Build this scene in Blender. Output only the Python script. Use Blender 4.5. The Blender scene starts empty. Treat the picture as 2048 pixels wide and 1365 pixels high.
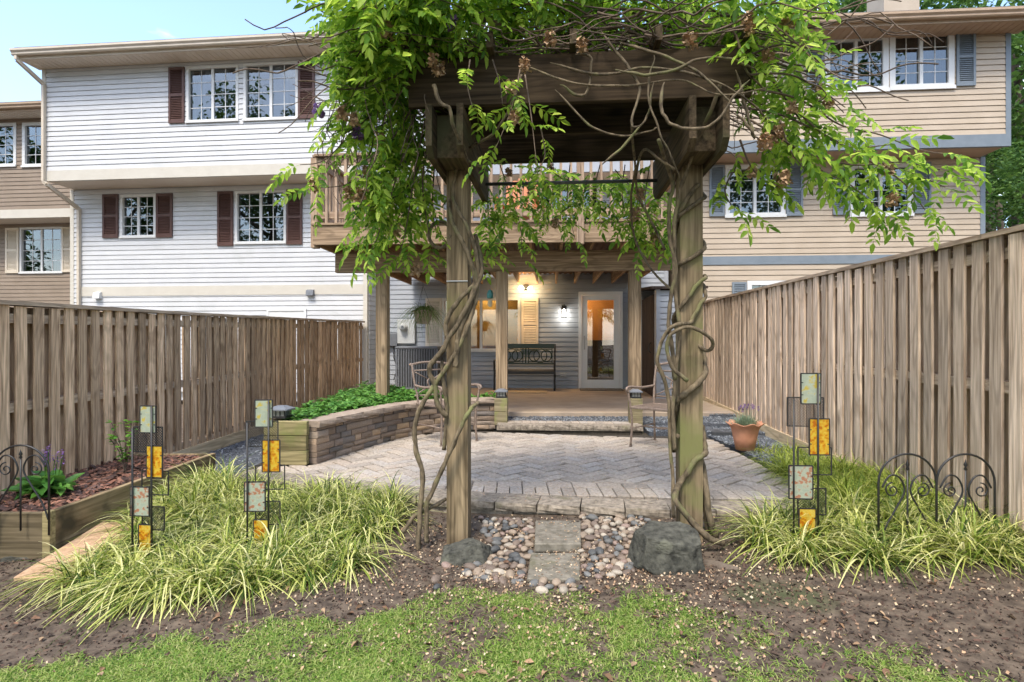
import bpy, bmesh, math, random
import numpy as np
from mathutils import Vector, Matrix, noise
R = math.radians
random.seed(7); rng = np.random.default_rng(7)
scene = bpy.context.scene
COL = scene.collection
# ------------------------------------------------------------------ camera, sky, sun, exposure
F = 1138.0; CZ = 1.33                      # focal length in pixels of the 2048 wide photograph, eye height
cd = bpy.data.cameras.new('camera'); cam = bpy.data.objects.new('camera', cd); COL.objects.link(cam)
cd.sensor_width = 36; cd.lens = 36 * F / 2048; cd.clip_start = .05; cd.clip_end = 600
cam.location = (0, 0, CZ); cam.rotation_euler = (R(90), 0, 0)
scene.camera = cam
SUN_EL, SUN_AZ = 58, 200                   # azimuth: direction the light comes from, clockwise from +Y
w = bpy.data.worlds.new('World'); scene.world = w; w.use_nodes = True
nt = w.node_tree; nt.nodes.clear()
def wn(t, **k):
    n = nt.nodes.new(t)
    for a, b in k.items(): setattr(n, a, b)
    return n
sky = wn('ShaderNodeTexSky', sky_type='NISHITA', sun_disc=False)
sky.sun_elevation = R(SUN_EL); sky.sun_rotation = R(SUN_AZ); sky.air_density = 1.0; sky.dust_density = 1.6; sky.ozone_density = 1.3
tc = wn('ShaderNodeTexCoord'); mp = wn('ShaderNodeMapping'); mp.inputs['Scale'].default_value = (1.0, 1.0, 3.2)
mp.inputs['Location'].default_value = (.62, .3, .45)
nz = wn('ShaderNodeTexNoise'); nz.inputs['Scale'].default_value = 2.6; nz.inputs['Detail'].default_value = 7; nz.inputs['Roughness'].default_value = .52
cr = wn('ShaderNodeValToRGB'); cr.color_ramp.elements[0].position = .53; cr.color_ramp.elements[1].position = .74
mixc = wn('ShaderNodeMix', data_type='RGBA'); mixc.inputs[7].default_value = (9.5, 9.7, 10.0, 1)
bg = wn('ShaderNodeBackground'); bg.inputs['Strength'].default_value = .15
out = wn('ShaderNodeOutputWorld')
L = nt.links.new
L(tc.outputs['Generated'], mp.inputs[0]); L(mp.outputs[0], nz.inputs['Vector']); L(nz.outputs['Fac'], cr.inputs[0])
L(cr.outputs[0], mixc.inputs[0]); L(sky.outputs[0], mixc.inputs[6]); L(mixc.outputs[2], bg.inputs[0]); L(bg.outputs[0], out.inputs[0])
sd = bpy.data.lights.new('sun', 'SUN'); sd.energy = 1.2; sd.angle = R(14); sd.color = (1, .92, .80)
sun = bpy.data.objects.new('sun', sd); COL.objects.link(sun); sun.location = (-6, -8, 14)
dv = Vector((math.sin(R(SUN_AZ)) * math.cos(R(SUN_EL)), math.cos(R(SUN_AZ)) * math.cos(R(SUN_EL)), math.sin(R(SUN_EL))))
sun.rotation_euler = dv.to_track_quat('Z', 'Y').to_euler()
vs = scene.view_settings; vs.view_transform = 'Standard'; vs.look = 'None'; vs.gamma = 1; vs.use_curve_mapping = False; vs.exposure = 1.75
scene.cycles.max_bounces = 8; scene.cycles.transparent_max_bounces = 12

# ------------------------------------------------------------------ pixel to place
def P(px, py, Y): return Vector(((px - 1024) / F * Y, Y, CZ - (py - 682.5) / F * Y))
def G(px, py, z):
    return P(px, py, (CZ - z) * F / (py - 682.5))

# ------------------------------------------------------------------ objects
def tag(o, label=None, cat=None, group=None, kind=None):
    if label: o['label'] = label
    if cat: o['category'] = cat
    if group: o['group'] = group
    if kind: o['kind'] = kind
    return o
def empty(name, loc=(0, 0, 0), rz=0, **k):
    o = bpy.data.objects.new(name, None); COL.objects.link(o); o.location = loc; o.rotation_euler = (0, 0, rz); o.empty_display_size = .1
    return tag(o, **k)
def inst(name, me, parent=None, loc=(0, 0, 0), rot=(0, 0, 0), sc=(1, 1, 1), **k):
    o = bpy.data.objects.new(name, me); COL.objects.link(o); o.parent = parent
    o.location = loc; o.rotation_euler = rot; o.scale = sc
    return tag(o, **k)
def copy_tree(o, parent=None):
    c = o.copy(); COL.objects.link(c); c.parent = parent
    for ch in o.children: copy_tree(ch, c)
    return c
def smooth(me): me.polygons.foreach_set('use_smooth', [True] * len(me.polygons))
class MB:
    def __init__(s): s.v = []; s.f = []
    def add(s, vs, fs):
        b = len(s.v); s.v += [tuple(x) for x in vs]; s.f += [tuple(b + i for i in f) for f in fs]; return s
    def box(s, x0, x1, y0, y1, z0, z1, c=0, M=None):
        if c:                                # chamfered box: three nested rings
            vs = []
            for z, d in ((z0, c), (z0 + c, 0), (z1 - c, 0), (z1, c)):
                vs += [(x0 + d, y0 + d, z), (x1 - d, y0 + d, z), (x1 - d, y1 - d, z), (x0 + d, y1 - d, z)]
            fs = [(3, 2, 1, 0), (12, 13, 14, 15)]
            for r in range(3):
                for i in range(4):
                    j = (i + 1) % 4; fs.append((r * 4 + i, r * 4 + j, r * 4 + 4 + j, r * 4 + 4 + i))
        else:
            vs = [(x0, y0, z0), (x1, y0, z0), (x1, y1, z0), (x0, y1, z0), (x0, y0, z1), (x1, y0, z1), (x1, y1, z1), (x0, y1, z1)]
            fs = [(3, 2, 1, 0), (4, 5, 6, 7), (0, 1, 5, 4), (1, 2, 6, 5), (2, 3, 7, 6), (3, 0, 4, 7)]
        if M is not None: vs = [tuple(M @ Vector(v)) for v in vs]
        return s.add(vs, fs)
    def bar(s, a, b, w, h=None, up=(0, 0, 1)):   # square bar from a to b
        a = Vector(a); b = Vector(b); h = h or w; d = (b - a).normalized(); u = Vector(up)
        if abs(d.dot(u)) > .95: u = Vector((0, 1, 0))
        r = d.cross(u).normalized() * w / 2; u = r.cross(d).normalized() * h / 2
        vs = [a - r - u, a + r - u, a + r + u, a - r + u, b - r - u, b + r - u, b + r + u, b - r + u]
        return s.add(vs, [(0, 1, 2, 3), (7, 6, 5, 4), (1, 0, 4, 5), (2, 1, 5, 6), (3, 2, 6, 7), (0, 3, 7, 4)])
    def tube(s, pts, rad, n=6, closed=False):
        pts = [Vector(p) for p in pts]; m = len(pts)
        if not hasattr(rad, '__len__'): rad = [rad] * m
        vs = []; pu = None
        for i, p in enumerate(pts):
            a = pts[(i - 1) % m] if (closed or i) else p; b = pts[(i + 1) % m] if (closed or i < m - 1) else p
            d = (b - a); d = d.normalized() if d.length > 1e-9 else Vector((0, 0, 1))
            if pu is None: pu = d.orthogonal().normalized()
            u = (pu - d * pu.dot(d)); u = u.normalized() if u.length > 1e-6 else d.orthogonal().normalized()
            pu = u; v = d.cross(u)
            for k in range(n):
                t = 2 * math.pi * k / n; vs.append(p + (u * math.cos(t) + v * math.sin(t)) * rad[i])
        fs = []
        for i in range(m if closed else m - 1):
            j = (i + 1) % m
            for k in range(n):
                l = (k + 1) % n; fs.append((i * n + k, i * n + l, j * n + l, j * n + k))
        if not closed: fs += [tuple(reversed(range(n))), tuple((m - 1) * n + k for k in range(n))]
        return s.add(vs, fs)
    def lathe(s, prof, n=20, cx=0, cy=0, sq=1):
        vs = []
        for r, z in prof:
            for k in range(n):
                t = 2 * math.pi * k / n; vs.append((cx + r * math.cos(t), cy + r * math.sin(t) * sq, z))
        fs = []
        for i in range(len(prof) - 1):
            for k in range(n):
                l = (k + 1) % n; fs.append((i * n + k, i * n + l, i * n + n + l, i * n + n + k))
        return s.add(vs, fs)
    def prism(s, poly, z0, z1, inset=0):        # polygon in xy, counter-clockwise; the top edge is chamfered by inset
        n = len(poly); c = sum((Vector((p[0], p[1])) for p in poly), Vector((0, 0))) / n
        vs = [(p[0], p[1], z0) for p in poly]
        if inset:
            vs += [(p[0], p[1], z1 - inset) for p in poly]
            for p in poly:
                q = Vector((p[0], p[1])); d = c - q; q = q + d.normalized() * min(inset * 1.4, d.length * .5); vs.append((q.x, q.y, z1))
            fs = [tuple(reversed(range(n))), tuple(2 * n + i for i in range(n))]
            for r in (0, 1):
                for i in range(n):
                    j = (i + 1) % n; fs.append((r * n + i, r * n + j, r * n + n + j, r * n + n + i))
        else:
            vs += [(p[0], p[1], z1) for p in poly]
            fs = [tuple(reversed(range(n))), tuple(n + i for i in range(n))]
            for i in range(n):
                j = (i + 1) % n; fs.append((i, j, n + j, n + i))
        return s.add(vs, fs)
    def mesh(s, name, mat, sm=False):
        me = bpy.data.meshes.new(name); me.from_pydata(s.v, [], s.f); me.materials.append(mat)
        if sm: smooth(me)
        me.update(); return me
    def build(s, name, mat, parent=None, loc=(0, 0, 0), rot=(0, 0, 0), sm=False, **k):
        return inst(name, s.mesh(name, mat, sm), parent, loc, rot, **k)
def np_mesh(name, v, f, mat, sm=False):
    """many equal polygons: v (N,3), f (M,k)"""
    me = bpy.data.meshes.new(name); k = f.shape[1]
    me.vertices.add(len(v)); me.vertices.foreach_set('co', np.ascontiguousarray(v, dtype=np.float32).ravel())
    me.loops.add(f.size); me.loops.foreach_set('vertex_index', np.ascontiguousarray(f, dtype=np.int32).ravel())
    me.polygons.add(len(f)); me.polygons.foreach_set('loop_start', np.arange(0, f.size, k, dtype=np.int32))
    me.polygons.foreach_set('loop_total', np.full(len(f), k, dtype=np.int32))
    if sm: me.polygons.foreach_set('use_smooth', np.ones(len(f), dtype=bool))
    me.materials.append(mat); me.update(calc_edges=True); me.validate(); return me
def spline(pts, k=6):
    pts = [Vector(p) for p in pts]; o = []
    for i in range(len(pts) - 1):
        a = pts[max(i - 1, 0)]; b = pts[i]; c = pts[i + 1]; d = pts[min(i + 2, len(pts) - 1)]
        for j in range(k):
            t = j / k
            o.append(.5 * ((2 * b) + (c - a) * t + (2 * a - 5 * b + 4 * c - d) * t * t + (3 * b - a - 3 * c + d) * t ** 3))
    o.append(pts[-1]); return o
def clip_poly(poly, a, b):                      # keep what lies left of a->b
    o = []; n = len(poly)
    f = lambda p: (b[0] - a[0]) * (p[1] - a[1]) - (b[1] - a[1]) * (p[0] - a[0])
    for i in range(n):
        p, q = poly[i], poly[(i + 1) % n]; fp, fq = f(p), f(q)
        if fp >= 0: o.append(p)
        if (fp >= 0) != (fq >= 0):
            t = fp / (fp - fq); o.append((p[0] + (q[0] - p[0]) * t, p[1] + (q[1] - p[1]) * t))
    return o

# ------------------------------------------------------------------ materials
MATS = {}
def base_mat(name):
    m = bpy.data.materials.new(name); m.use_nodes = True; MATS[name] = m
    t = m.node_tree; b = t.nodes['Principled BSDF']; return m, t, b
def c4(c): return (c[0], c[1], c[2], 1)
def mat(name, c1, c2=None, rough=.7, scale=8, stretch=(1, 1, 1), coord='Object', bump=0, detail=5, metal=0, rnd=0, spec=.35, lo=.3, hi=.7,
        blot=None, island=None, ramp=None, rings=None):
    """two-tone noise material. rnd: brightness spread per object; blot: (colour, scale, threshold) patches; island: spread per loose piece;
    ramp: list of colours chosen per object or loose piece"""
    m, t, b = base_mat(name); N = t.nodes.new; K = t.links.new
    b.inputs['Roughness'].default_value = rough; b.inputs['Metallic'].default_value = metal; b.inputs['Specular IOR Level'].default_value = spec
    tc = N('ShaderNodeTexCoord'); oi = N('ShaderNodeObjectInfo'); geo = N('ShaderNodeNewGeometry')
    rsrc = geo.outputs['Random Per Island'] if island is not None else oi.outputs['Random']
    src = geo.outputs['Position'] if coord == 'Pos' else tc.outputs['Object']
    off = N('ShaderNodeVectorMath'); off.operation = 'ADD'
    mu = N('ShaderNodeMath'); mu.operation = 'MULTIPLY'; mu.inputs[1].default_value = 37 if coord != 'Pos' else 0
    K(rsrc, mu.inputs[0]); K(src, off.inputs[0]); K(mu.outputs[0], off.inputs[1])
    mp = N('ShaderNodeMapping'); mp.inputs['Scale'].default_value = [scale * q for q in stretch]; K(off.outputs[0], mp.inputs[0])
    nz = N('ShaderNodeTexNoise'); nz.inputs['Scale'].default_value = 1; nz.inputs['Detail'].default_value = detail; nz.inputs['Roughness'].default_value = .6
    K(mp.outputs[0], nz.inputs['Vector'])
    cr = N('ShaderNodeValToRGB'); cr.color_ramp.elements[0].position = lo; cr.color_ramp.elements[1].position = hi
    cr.color_ramp.elements[0].color = c4(c1); cr.color_ramp.elements[1].color = c4(c2 or c1); K(nz.outputs['Fac'], cr.inputs[0])
    col = cr.outputs[0]
    if rings:                                  # contour lines of a long soft noise: plain-sawn grain
        mp3 = N('ShaderNodeMapping'); mp3.inputs['Scale'].default_value = rings; K(off.outputs[0], mp3.inputs[0]); n3 = N('ShaderNodeTexNoise'); n3.inputs['Scale'].default_value = 1; n3.inputs['Detail'].default_value = 1.5; K(mp3.outputs[0], n3.inputs['Vector'])
        w1 = N('ShaderNodeMath'); w1.operation = 'MULTIPLY'; w1.inputs[1].default_value = 75; K(n3.outputs['Fac'], w1.inputs[0]); w2 = N('ShaderNodeMath'); w2.operation = 'SINE'; K(w1.outputs[0], w2.inputs[0])
        w3 = N('ShaderNodeMapRange'); w3.inputs['From Min'].default_value = .1; w3.inputs['To Min'].default_value = 1.05; w3.inputs['To Max'].default_value = .80; K(w2.outputs[0], w3.inputs[0])
        mx = N('ShaderNodeMix'); mx.data_type = 'RGBA'; mx.blend_type = 'MULTIPLY'; mx.inputs[0].default_value = 1; K(col, mx.inputs[6]); K(w3.outputs[0], mx.inputs[7]); col = mx.outputs[2]
    if rings:
        mk = N('ShaderNodeMapping'); mk.inputs['Scale'].default_value = [3.2 * (.45 if q < 3 else 1) for q in rings]; K(off.outputs[0], mk.inputs[0]); vo = N('ShaderNodeTexVoronoi'); vo.inputs['Scale'].default_value = 1; K(mk.outputs[0], vo.inputs['Vector'])
        kr = N('ShaderNodeMapRange'); kr.inputs['From Min'].default_value = .03; kr.inputs['From Max'].default_value = .13; kr.inputs['To Min'].default_value = .38; K(vo.outputs['Distance'], kr.inputs[0])
        mx = N('ShaderNodeMix'); mx.data_type = 'RGBA'; mx.blend_type = 'MULTIPLY'; mx.inputs[0].default_value = 1; K(col, mx.inputs[6]); K(kr.outputs[0], mx.inputs[7]); col = mx.outputs[2]
    if ramp:
        rp = N('ShaderNodeValToRGB'); rp.color_ramp.interpolation = 'CONSTANT'; e = rp.color_ramp.elements
        while len(e) < len(ramp): e.new(.5)
        for i, c in enumerate(ramp): e[i].position = i / len(ramp); e[i].color = c4(c)
        K(rsrc, rp.inputs[0]); mx = N('ShaderNodeMix'); mx.data_type = 'RGBA'; mx.blend_type = 'MULTIPLY'; mx.inputs[0].default_value = 1
        K(rp.outputs[0], mx.inputs[6]); K(col, mx.inputs[7]); col = mx.outputs[2]
    if blot:
        bc, bs, th = blot; n2 = N('ShaderNodeTexNoise'); n2.inputs['Scale'].default_value = bs; n2.inputs['Detail'].default_value = 4; K(off.outputs[0], n2.inputs['Vector'])
        r2 = N('ShaderNodeValToRGB'); r2.color_ramp.elements[0].position = th; r2.color_ramp.elements[1].position = min(th + .14, 1); K(n2.outputs['Fac'], r2.inputs[0])
        mx = N('ShaderNodeMix'); mx.data_type = 'RGBA'; mx.inputs[7].default_value = c4(bc); K(r2.outputs[0], mx.inputs[0]); K(col, mx.inputs[6]); col = mx.outputs[2]
    sp = rnd or island
    if sp:
        hs = N('ShaderNodeHueSaturation'); mr = N('ShaderNodeMapRange'); mr.inputs['To Min'].default_value = 1 - sp; mr.inputs['To Max'].default_value = 1 + sp
        m7 = N('ShaderNodeMath'); m7.operation = 'FRACT'; m8 = N('ShaderNodeMath'); m8.operation = 'MULTIPLY'; m8.inputs[1].default_value = 7.31
        K(rsrc, m8.inputs[0]); K(m8.outputs[0], m7.inputs[0]); K(m7.outputs[0], mr.inputs[0]); K(mr.outputs[0], hs.inputs['Value']); K(col, hs.inputs['Color']); col = hs.outputs[0]
    K(col, b.inputs['Base Color'])
    if bump:
        bp = N('ShaderNodeBump'); bp.inputs['Strength'].default_value = min(bump, 1); bp.inputs['Distance'].default_value = .004 * max(1, bump); K(nz.outputs['Fac'], bp.inputs['Height']); K(bp.outputs[0], b.inputs['Normal'])
    return m
def wood(name, c1, c2, axis='z', rnd=.18, grain=55, blot=None, rough=.85, bump=.5):
    s = {'x': (.035, 1, 1), 'y': (1, .035, 1), 'z': (1, 1, .035)}[axis]
    k = 5.0
    return mat(name, c1, c2, rough, grain, s, rings=[k * (.16 if q < 1 else 1.0) for q in s], bump=bump, rnd=rnd, spec=.15, detail=7, lo=.32, hi=.66, blot=blot)
def leafmat(name, ramp, trans=.4, rough=.55, spread=.22, shift=.0):
    m, t, b = base_mat(name); N = t.nodes.new; K = t.links.new
    geo = N('ShaderNodeNewGeometry'); oi = N('ShaderNodeObjectInfo'); ad = N('ShaderNodeMath'); ad.operation = 'ADD'; fr = N('ShaderNodeMath'); fr.operation = 'FRACT'
    K(geo.outputs['Random Per Island'], ad.inputs[0]); K(oi.outputs['Random'], ad.inputs[1]); K(ad.outputs[0], fr.inputs[0])
    rp = N('ShaderNodeValToRGB'); e = rp.color_ramp.elements
    while len(e) < len(ramp): e.new(.5)
    for i, c in enumerate(ramp): e[i].position = i / max(1, len(ramp) - 1); e[i].color = c4(c)
    nz = N('ShaderNodeTexNoise'); nz.inputs['Scale'].default_value = 2.2; nz.inputs['Detail'].default_value = 2; K(geo.outputs['Position'], nz.inputs['Vector'])
    mx = N('ShaderNodeMix'); mx.data_type = 'FLOAT'; mx.inputs[0].default_value = spread; K(fr.outputs[0], mx.inputs[2]); K(nz.outputs['Fac'], mx.inputs[3]); K(mx.outputs[0], rp.inputs[0])
    K(rp.outputs[0], b.inputs['Base Color']); b.inputs['Roughness'].default_value = rough; b.inputs['Specular IOR Level'].default_value = .3
    tr = N('ShaderNodeBsdfTranslucent'); hs = N('ShaderNodeHueSaturation'); hs.inputs['Value'].default_value = 1.5; hs.inputs['Hue'].default_value = .487
    K(rp.outputs[0], hs.inputs['Color']); K(hs.outputs[0], tr.inputs[0])
    ms = N('ShaderNodeMixShader'); ms.inputs[0].default_value = trans; K(b.outputs[0], ms.inputs[1]); K(tr.outputs[0], ms.inputs[2])
    K(ms.outputs[0], t.nodes['Material Output'].inputs[0]); return m
def glassmat(name, tint=(.75, .8, .8), refl=.16, rough=.0):
    m, t, b = base_mat(name); N = t.nodes.new; K = t.links.new; t.nodes.remove(b)
    tr = N('ShaderNodeBsdfTransparent'); tr.inputs[0].default_value = c4(tint); gl = N('ShaderNodeBsdfGlossy'); gl.inputs['Roughness'].default_value = rough
    lw = N('ShaderNodeLayerWeight'); lw.inputs[0].default_value = .25; mr = N('ShaderNodeMapRange'); mr.inputs['To Min'].default_value = refl; mr.inputs['To Max'].default_value = .9
    K(lw.outputs['Fresnel'], mr.inputs[0]); ms = N('ShaderNodeMixShader'); K(mr.outputs[0], ms.inputs[0]); K(tr.outputs[0], ms.inputs[1]); K(gl.outputs[0], ms.inputs[2])
    K(ms.outputs[0], t.nodes['Material Output'].inputs[0]); return m
def emit(name, c, s):
    m, t, b = base_mat(name); b.inputs['Base Color'].default_value = c4(c); b.inputs['Emission Color'].default_value = c4(c); b.inputs['Emission Strength'].default_value = s; return m

m_white = mat('vinyl white', (.50, .505, .505), (.55, .555, .555), .45, 3, (1, 1, 1), 'Pos', rnd=.03, blot=((.44, .45, .43), .9, .6))
m_grey = mat('vinyl blue grey', (.33, .355, .39), (.37, .395, .43), .5, 3, coord='Pos', rnd=.03)
m_beige = mat('vinyl beige', (.385, .31, .225), (.44, .36, .27), .5, 2.5, coord='Pos', rnd=.04)
m_tan = mat('vinyl tan brown', (.22, .168, .12), (.265, .205, .15), .5, 2.5, coord='Pos', rnd=.04)
m_cream = mat('cream trim', (.50, .465, .395), (.55, .515, .44), .45, 4, coord='Pos')
m_gutter = mat('gutter beige', (.50, .43, .33), (.58, .50, .40), .4, 4, coord='Pos')
m_soffit = mat('soffit', (.66, .58, .48), (.72, .64, .54), .5, 4, coord='Pos')
m_brgutter = mat('gutter tan', (.34, .24, .15), (.42, .30, .20), .45, 4, coord='Pos')
m_blue = mat('slate blue trim', (.145, .175, .20), (.18, .21, .235), .5, 5, coord='Pos')
m_pvc = mat('window vinyl', (.60, .60, .58), (.64, .64, .62), .35, 5, coord='Pos')
m_shbrown = mat('brown shutter', (.075, .035, .027), (.10, .05, .038), .45, 9, coord='Pos')
m_shcream = mat('cream shutter', (.60, .52, .40), (.66, .58, .46), .5, 9, coord='Pos')
m_roof = mat('asphalt shingle', (.10, .09, .08), (.2, .18, .16), .9, 40, coord='Pos', bump=.5)
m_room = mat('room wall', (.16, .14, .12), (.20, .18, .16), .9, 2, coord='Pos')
m_curtain = mat('curtain cloth', (.22, .22, .21), (.34, .34, .33), .9, 20, (1, 1, .05))
m_glass = glassmat('window glass', (.5, .55, .55), .11)
m_concrete = mat('porch concrete', (.32, .25, .18), (.42, .335, .25), .8, 3, coord='Pos', bump=.25, blot=((.28, .23, .19), 1.3, .55))
m_fence_r = wood('weathered fence grey', (.34, .245, .17), (.74, .59, .45), 'z', .3, 60, blot=((.36, .26, .18), 3.0, .6))
m_fence_l = wood('weathered fence brown', (.26, .165, .095), (.69, .50, .33), 'z', .32, 60, blot=((.27, .18, .11), 3.0, .58))
m_rail = wood('fence rail wood', (.24, .17, .115), (.45, .35, .26), 'x', .12, 50)
m_raily = wood('fence cap wood', (.27, .19, .13), (.50, .39, .28), 'y', .12, 50)
m_kick = wood('new treated board', (.42, .33, .2), (.6, .49, .33), 'y', .1, 40)
m_deck = wood('deck timber', (.12, .08, .047), (.34, .245, .16), 'x', .15, 40)
m_deckz = wood('deck post timber', (.13, .088, .05), (.37, .275, .175), 'z', .12, 34)
m_decky = wood('deck joist timber', (.22, .13, .07), (.42, .27, .15), 'y', .15, 40)
m_railz = wood('deck rail timber', (.20, .135, .09), (.42, .31, .22), 'z', .15, 50)
m_railx = wood('deck rail cap', (.20, .135, .09), (.42, .31, .22), 'x', .15, 50)
m_arborz = wood('arbor post mossy', (.075, .054, .031), (.30, .23, .14), 'z', .06, 36, blot=((.165, .165, .065), 2.2, .55))
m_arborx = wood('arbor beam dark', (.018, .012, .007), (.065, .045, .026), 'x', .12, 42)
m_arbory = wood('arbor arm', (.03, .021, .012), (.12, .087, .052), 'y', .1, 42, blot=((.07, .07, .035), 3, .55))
m_timber = wood('green timber', (.13, .11, .05), (.32, .27, .14), 'x', .15, 35, blot=((.16, .17, .06), 4, .5))
m_timbery = wood('planter board', (.14, .10, .05), (.32, .24, .14), 'y', .12, 35, blot=((.06, .05, .03), 3, .52))
m_black = mat('black iron', (.012, .012, .013), (.022, .021, .02), .45, 30, spec=.5)
m_darkmetal = mat('dark grey pipe', (.08, .09, .09), (.13, .14, .14), .45, 20, metal=.6)
m_bronze = mat('cast aluminium taupe', (.15, .11, .083), (.27, .205, .16), .5, 40, bump=.2)
m_acmetal = mat('grey enamel', (.12, .13, .145), (.16, .17, .185), .5, 12)
m_meter = mat('meter grey', (.42, .43, .42), (.48, .49, .48), .5, 8)
m_benchgreen = mat('dark green enamel', (.004, .018, .012), (.008, .028, .018), .35, 14, spec=.5)
m_terra = mat('terracotta', (.50, .22, .13), (.62, .31, .19), .8, 9, bump=.2, blot=((.58, .36, .26), 5, .6))
m_basket = mat('hanging pot clay', (.34, .26, .21), (.44, .35, .28), .75, 9)
m_rock = mat('basalt boulder', (.016, .0165, .0135), (.105, .103, .083), .95, 24, bump=1.6, detail=9, blot=((.12, .12, .09), 9, .6))
m_slab = mat('stepping slab', (.10, .09, .068), (.25, .225, .18), .9, 22, bump=.7, detail=8, blot=((.12, .115, .065), 5, .56))
m_pebble = mat('river pebble', (.75, .75, .75), (1.05, 1.05, 1.05), .6, 14, rnd=.2, ramp=[(.42, .33, .26), (.34, .25, .20), (.20, .20, .20), (.47, .42, .36), (.29, .22, .18), (.26, .27, .27), (.50, .40, .30), (.38, .27, .22), (.17, .175, .18)])
m_stone = mat('ledger stone', (.6, .6, .6), (1.15, 1.15, 1.15), .9, 16, bump=1.0, detail=8, rnd=.2, ramp=[(.30, .23, .17), (.22, .17, .135), (.38, .27, .17), (.18, .155, .135), (.34, .27, .21), (.27, .20, .145), (.16, .14, .12), (.40, .29, .20)])
m_cap = mat('wall cap stone', (.20, .155, .115), (.36, .285, .22), .9, 14, bump=.9, detail=8, rnd=.1)
m_paver = mat('concrete paver', (.58, .58, .58), (1.14, 1.14, 1.14), .9, 45, bump=.8, detail=9, rnd=.08, ramp=[(.42, .36, .295), (.405, .35, .29), (.43, .365, .295), (.40, .355, .305), (.42, .355, .285), (.33, .285, .235), (.43, .375, .31), (.41, .365, .315), (.44, .37, .30)])
m_paverj = mat('concrete paver far', (.58, .58, .58), (1.14, 1.14, 1.14), .9, 45, bump=.3, detail=6, island=.08, ramp=[(.42, .36, .295), (.405, .35, .29), (.43, .365, .295), (.40, .355, .305), (.42, .355, .285), (.34, .295, .245), (.43, .375, .31)])
m_coping = mat('coping stone', (.10, .082, .06), (.37, .315, .25), .9, 26, bump=.8, detail=8, rnd=.1, blot=((.14, .13, .07), 5, .62))
m_sand = mat('joint sand', (.03, .025, .018), (.07, .058, .043), .95, 30, coord='Pos')
m_slate = mat('slate gravel', (.8, .8, .8), (1.1, 1.1, 1.1), .6, 30, island=.4, ramp=[(.10, .115, .135), (.16, .18, .20), (.065, .075, .09), (.22, .24, .26), (.12, .13, .15)])
m_gravelbase = mat('gravel base', (.03, .034, .04), (.12, .13, .15), .9, 60, coord='Pos', bump=.8)
m_bark = mat('bark chip', (.7, .7, .7), (1.1, 1.1, 1.1), .9, 40, island=.4, ramp=[(.12, .055, .035), (.19, .085, .055), (.08, .045, .035), (.24, .12, .08), (.10, .06, .05)])
m_mulch = mat('old mulch chip', (.7, .7, .7), (1.1, 1.1, 1.1), .95, 40, island=.4, ramp=[(.065, .042, .03), (.105, .07, .05), (.035, .024, .018), (.15, .10, .07), (.085, .05, .036)])
m_petal = mat('fallen petal', (.8, .8, .8), (1.1, 1.1, 1.1), .9, 30, island=.25, ramp=[(.48, .35, .22), (.40, .26, .16), (.56, .44, .31), (.30, .19, .12), (.47, .38, .26)])
m_vine = mat('wisteria bark', (.04, .03, .018), (.22, .17, .105), .9, 34, (1, 1, .4), bump=1.6, detail=7, rnd=.15, blot=((.17, .175, .07), 6, .55))
m_twig = mat('wisteria twig', (.06, .042, .03), (.17, .125, .09), .85, 30, island=.35)
m_dry = mat('dried blossom', (.30, .19, .11), (.50, .35, .22), .95, 60, island=.25)
m_trunk = mat('tree bark', (.07, .055, .042), (.16, .125, .095), .95, 10, (1, 1, .25), bump=1)
m_wist = leafmat('wisteria leaf', [(.035, .10, .012), (.12, .25, .025), (.28, .43, .045), (.52, .64, .14)], .55)
m_sedge = leafmat('variegated sedge', [(.10, .065, .025), (.03, .065, .009), (.08, .14, .018), (.20, .27, .035), (.40, .44, .10), (.60, .60, .22), (.70, .68, .34), (.80, .77, .48)], .28)
m_sedge2 = leafmat('green sedge', [(.04, .08, .008), (.13, .20, .02), (.31, .37, .05), (.56, .56, .18)], .25)
m_lawn = leafmat('lawn blade', [(.04, .09, .014), (.11, .21, .03), (.22, .33, .055), (.35, .40, .13), (.46, .42, .2)], .35)
m_pachy = leafmat('pachysandra leaf', [(.03, .10, .018), (.06, .17, .03), (.11, .26, .045), (.2, .36, .09)], .25, .35)
m_tree = leafmat('tree leaf', [(.02, .06, .014), (.04, .10, .02), (.075, .155, .03), (.12, .21, .045)], .35)
m_shrub = leafmat('shrub leaf', [(.05, .15, .02), (.10, .25, .03), (.2, .38, .05)], .35)
m_lav = leafmat('lavender leaf', [(.13, .19, .12), (.22, .30, .19), (.3, .38, .26)], .2)
m_purple = leafmat('purple flower', [(.12, .06, .18), (.22, .12, .32), (.3, .2, .4)], .2)
m_spider = leafmat('spider plant leaf', [(.07, .15, .03), (.16, .26, .06), (.32, .38, .16)], .3)
m_warm = emit('warm bulb', (1, .72, .38), 30)
m_cool = emit('lantern bulb', (1, .93, .82), 25)
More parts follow.
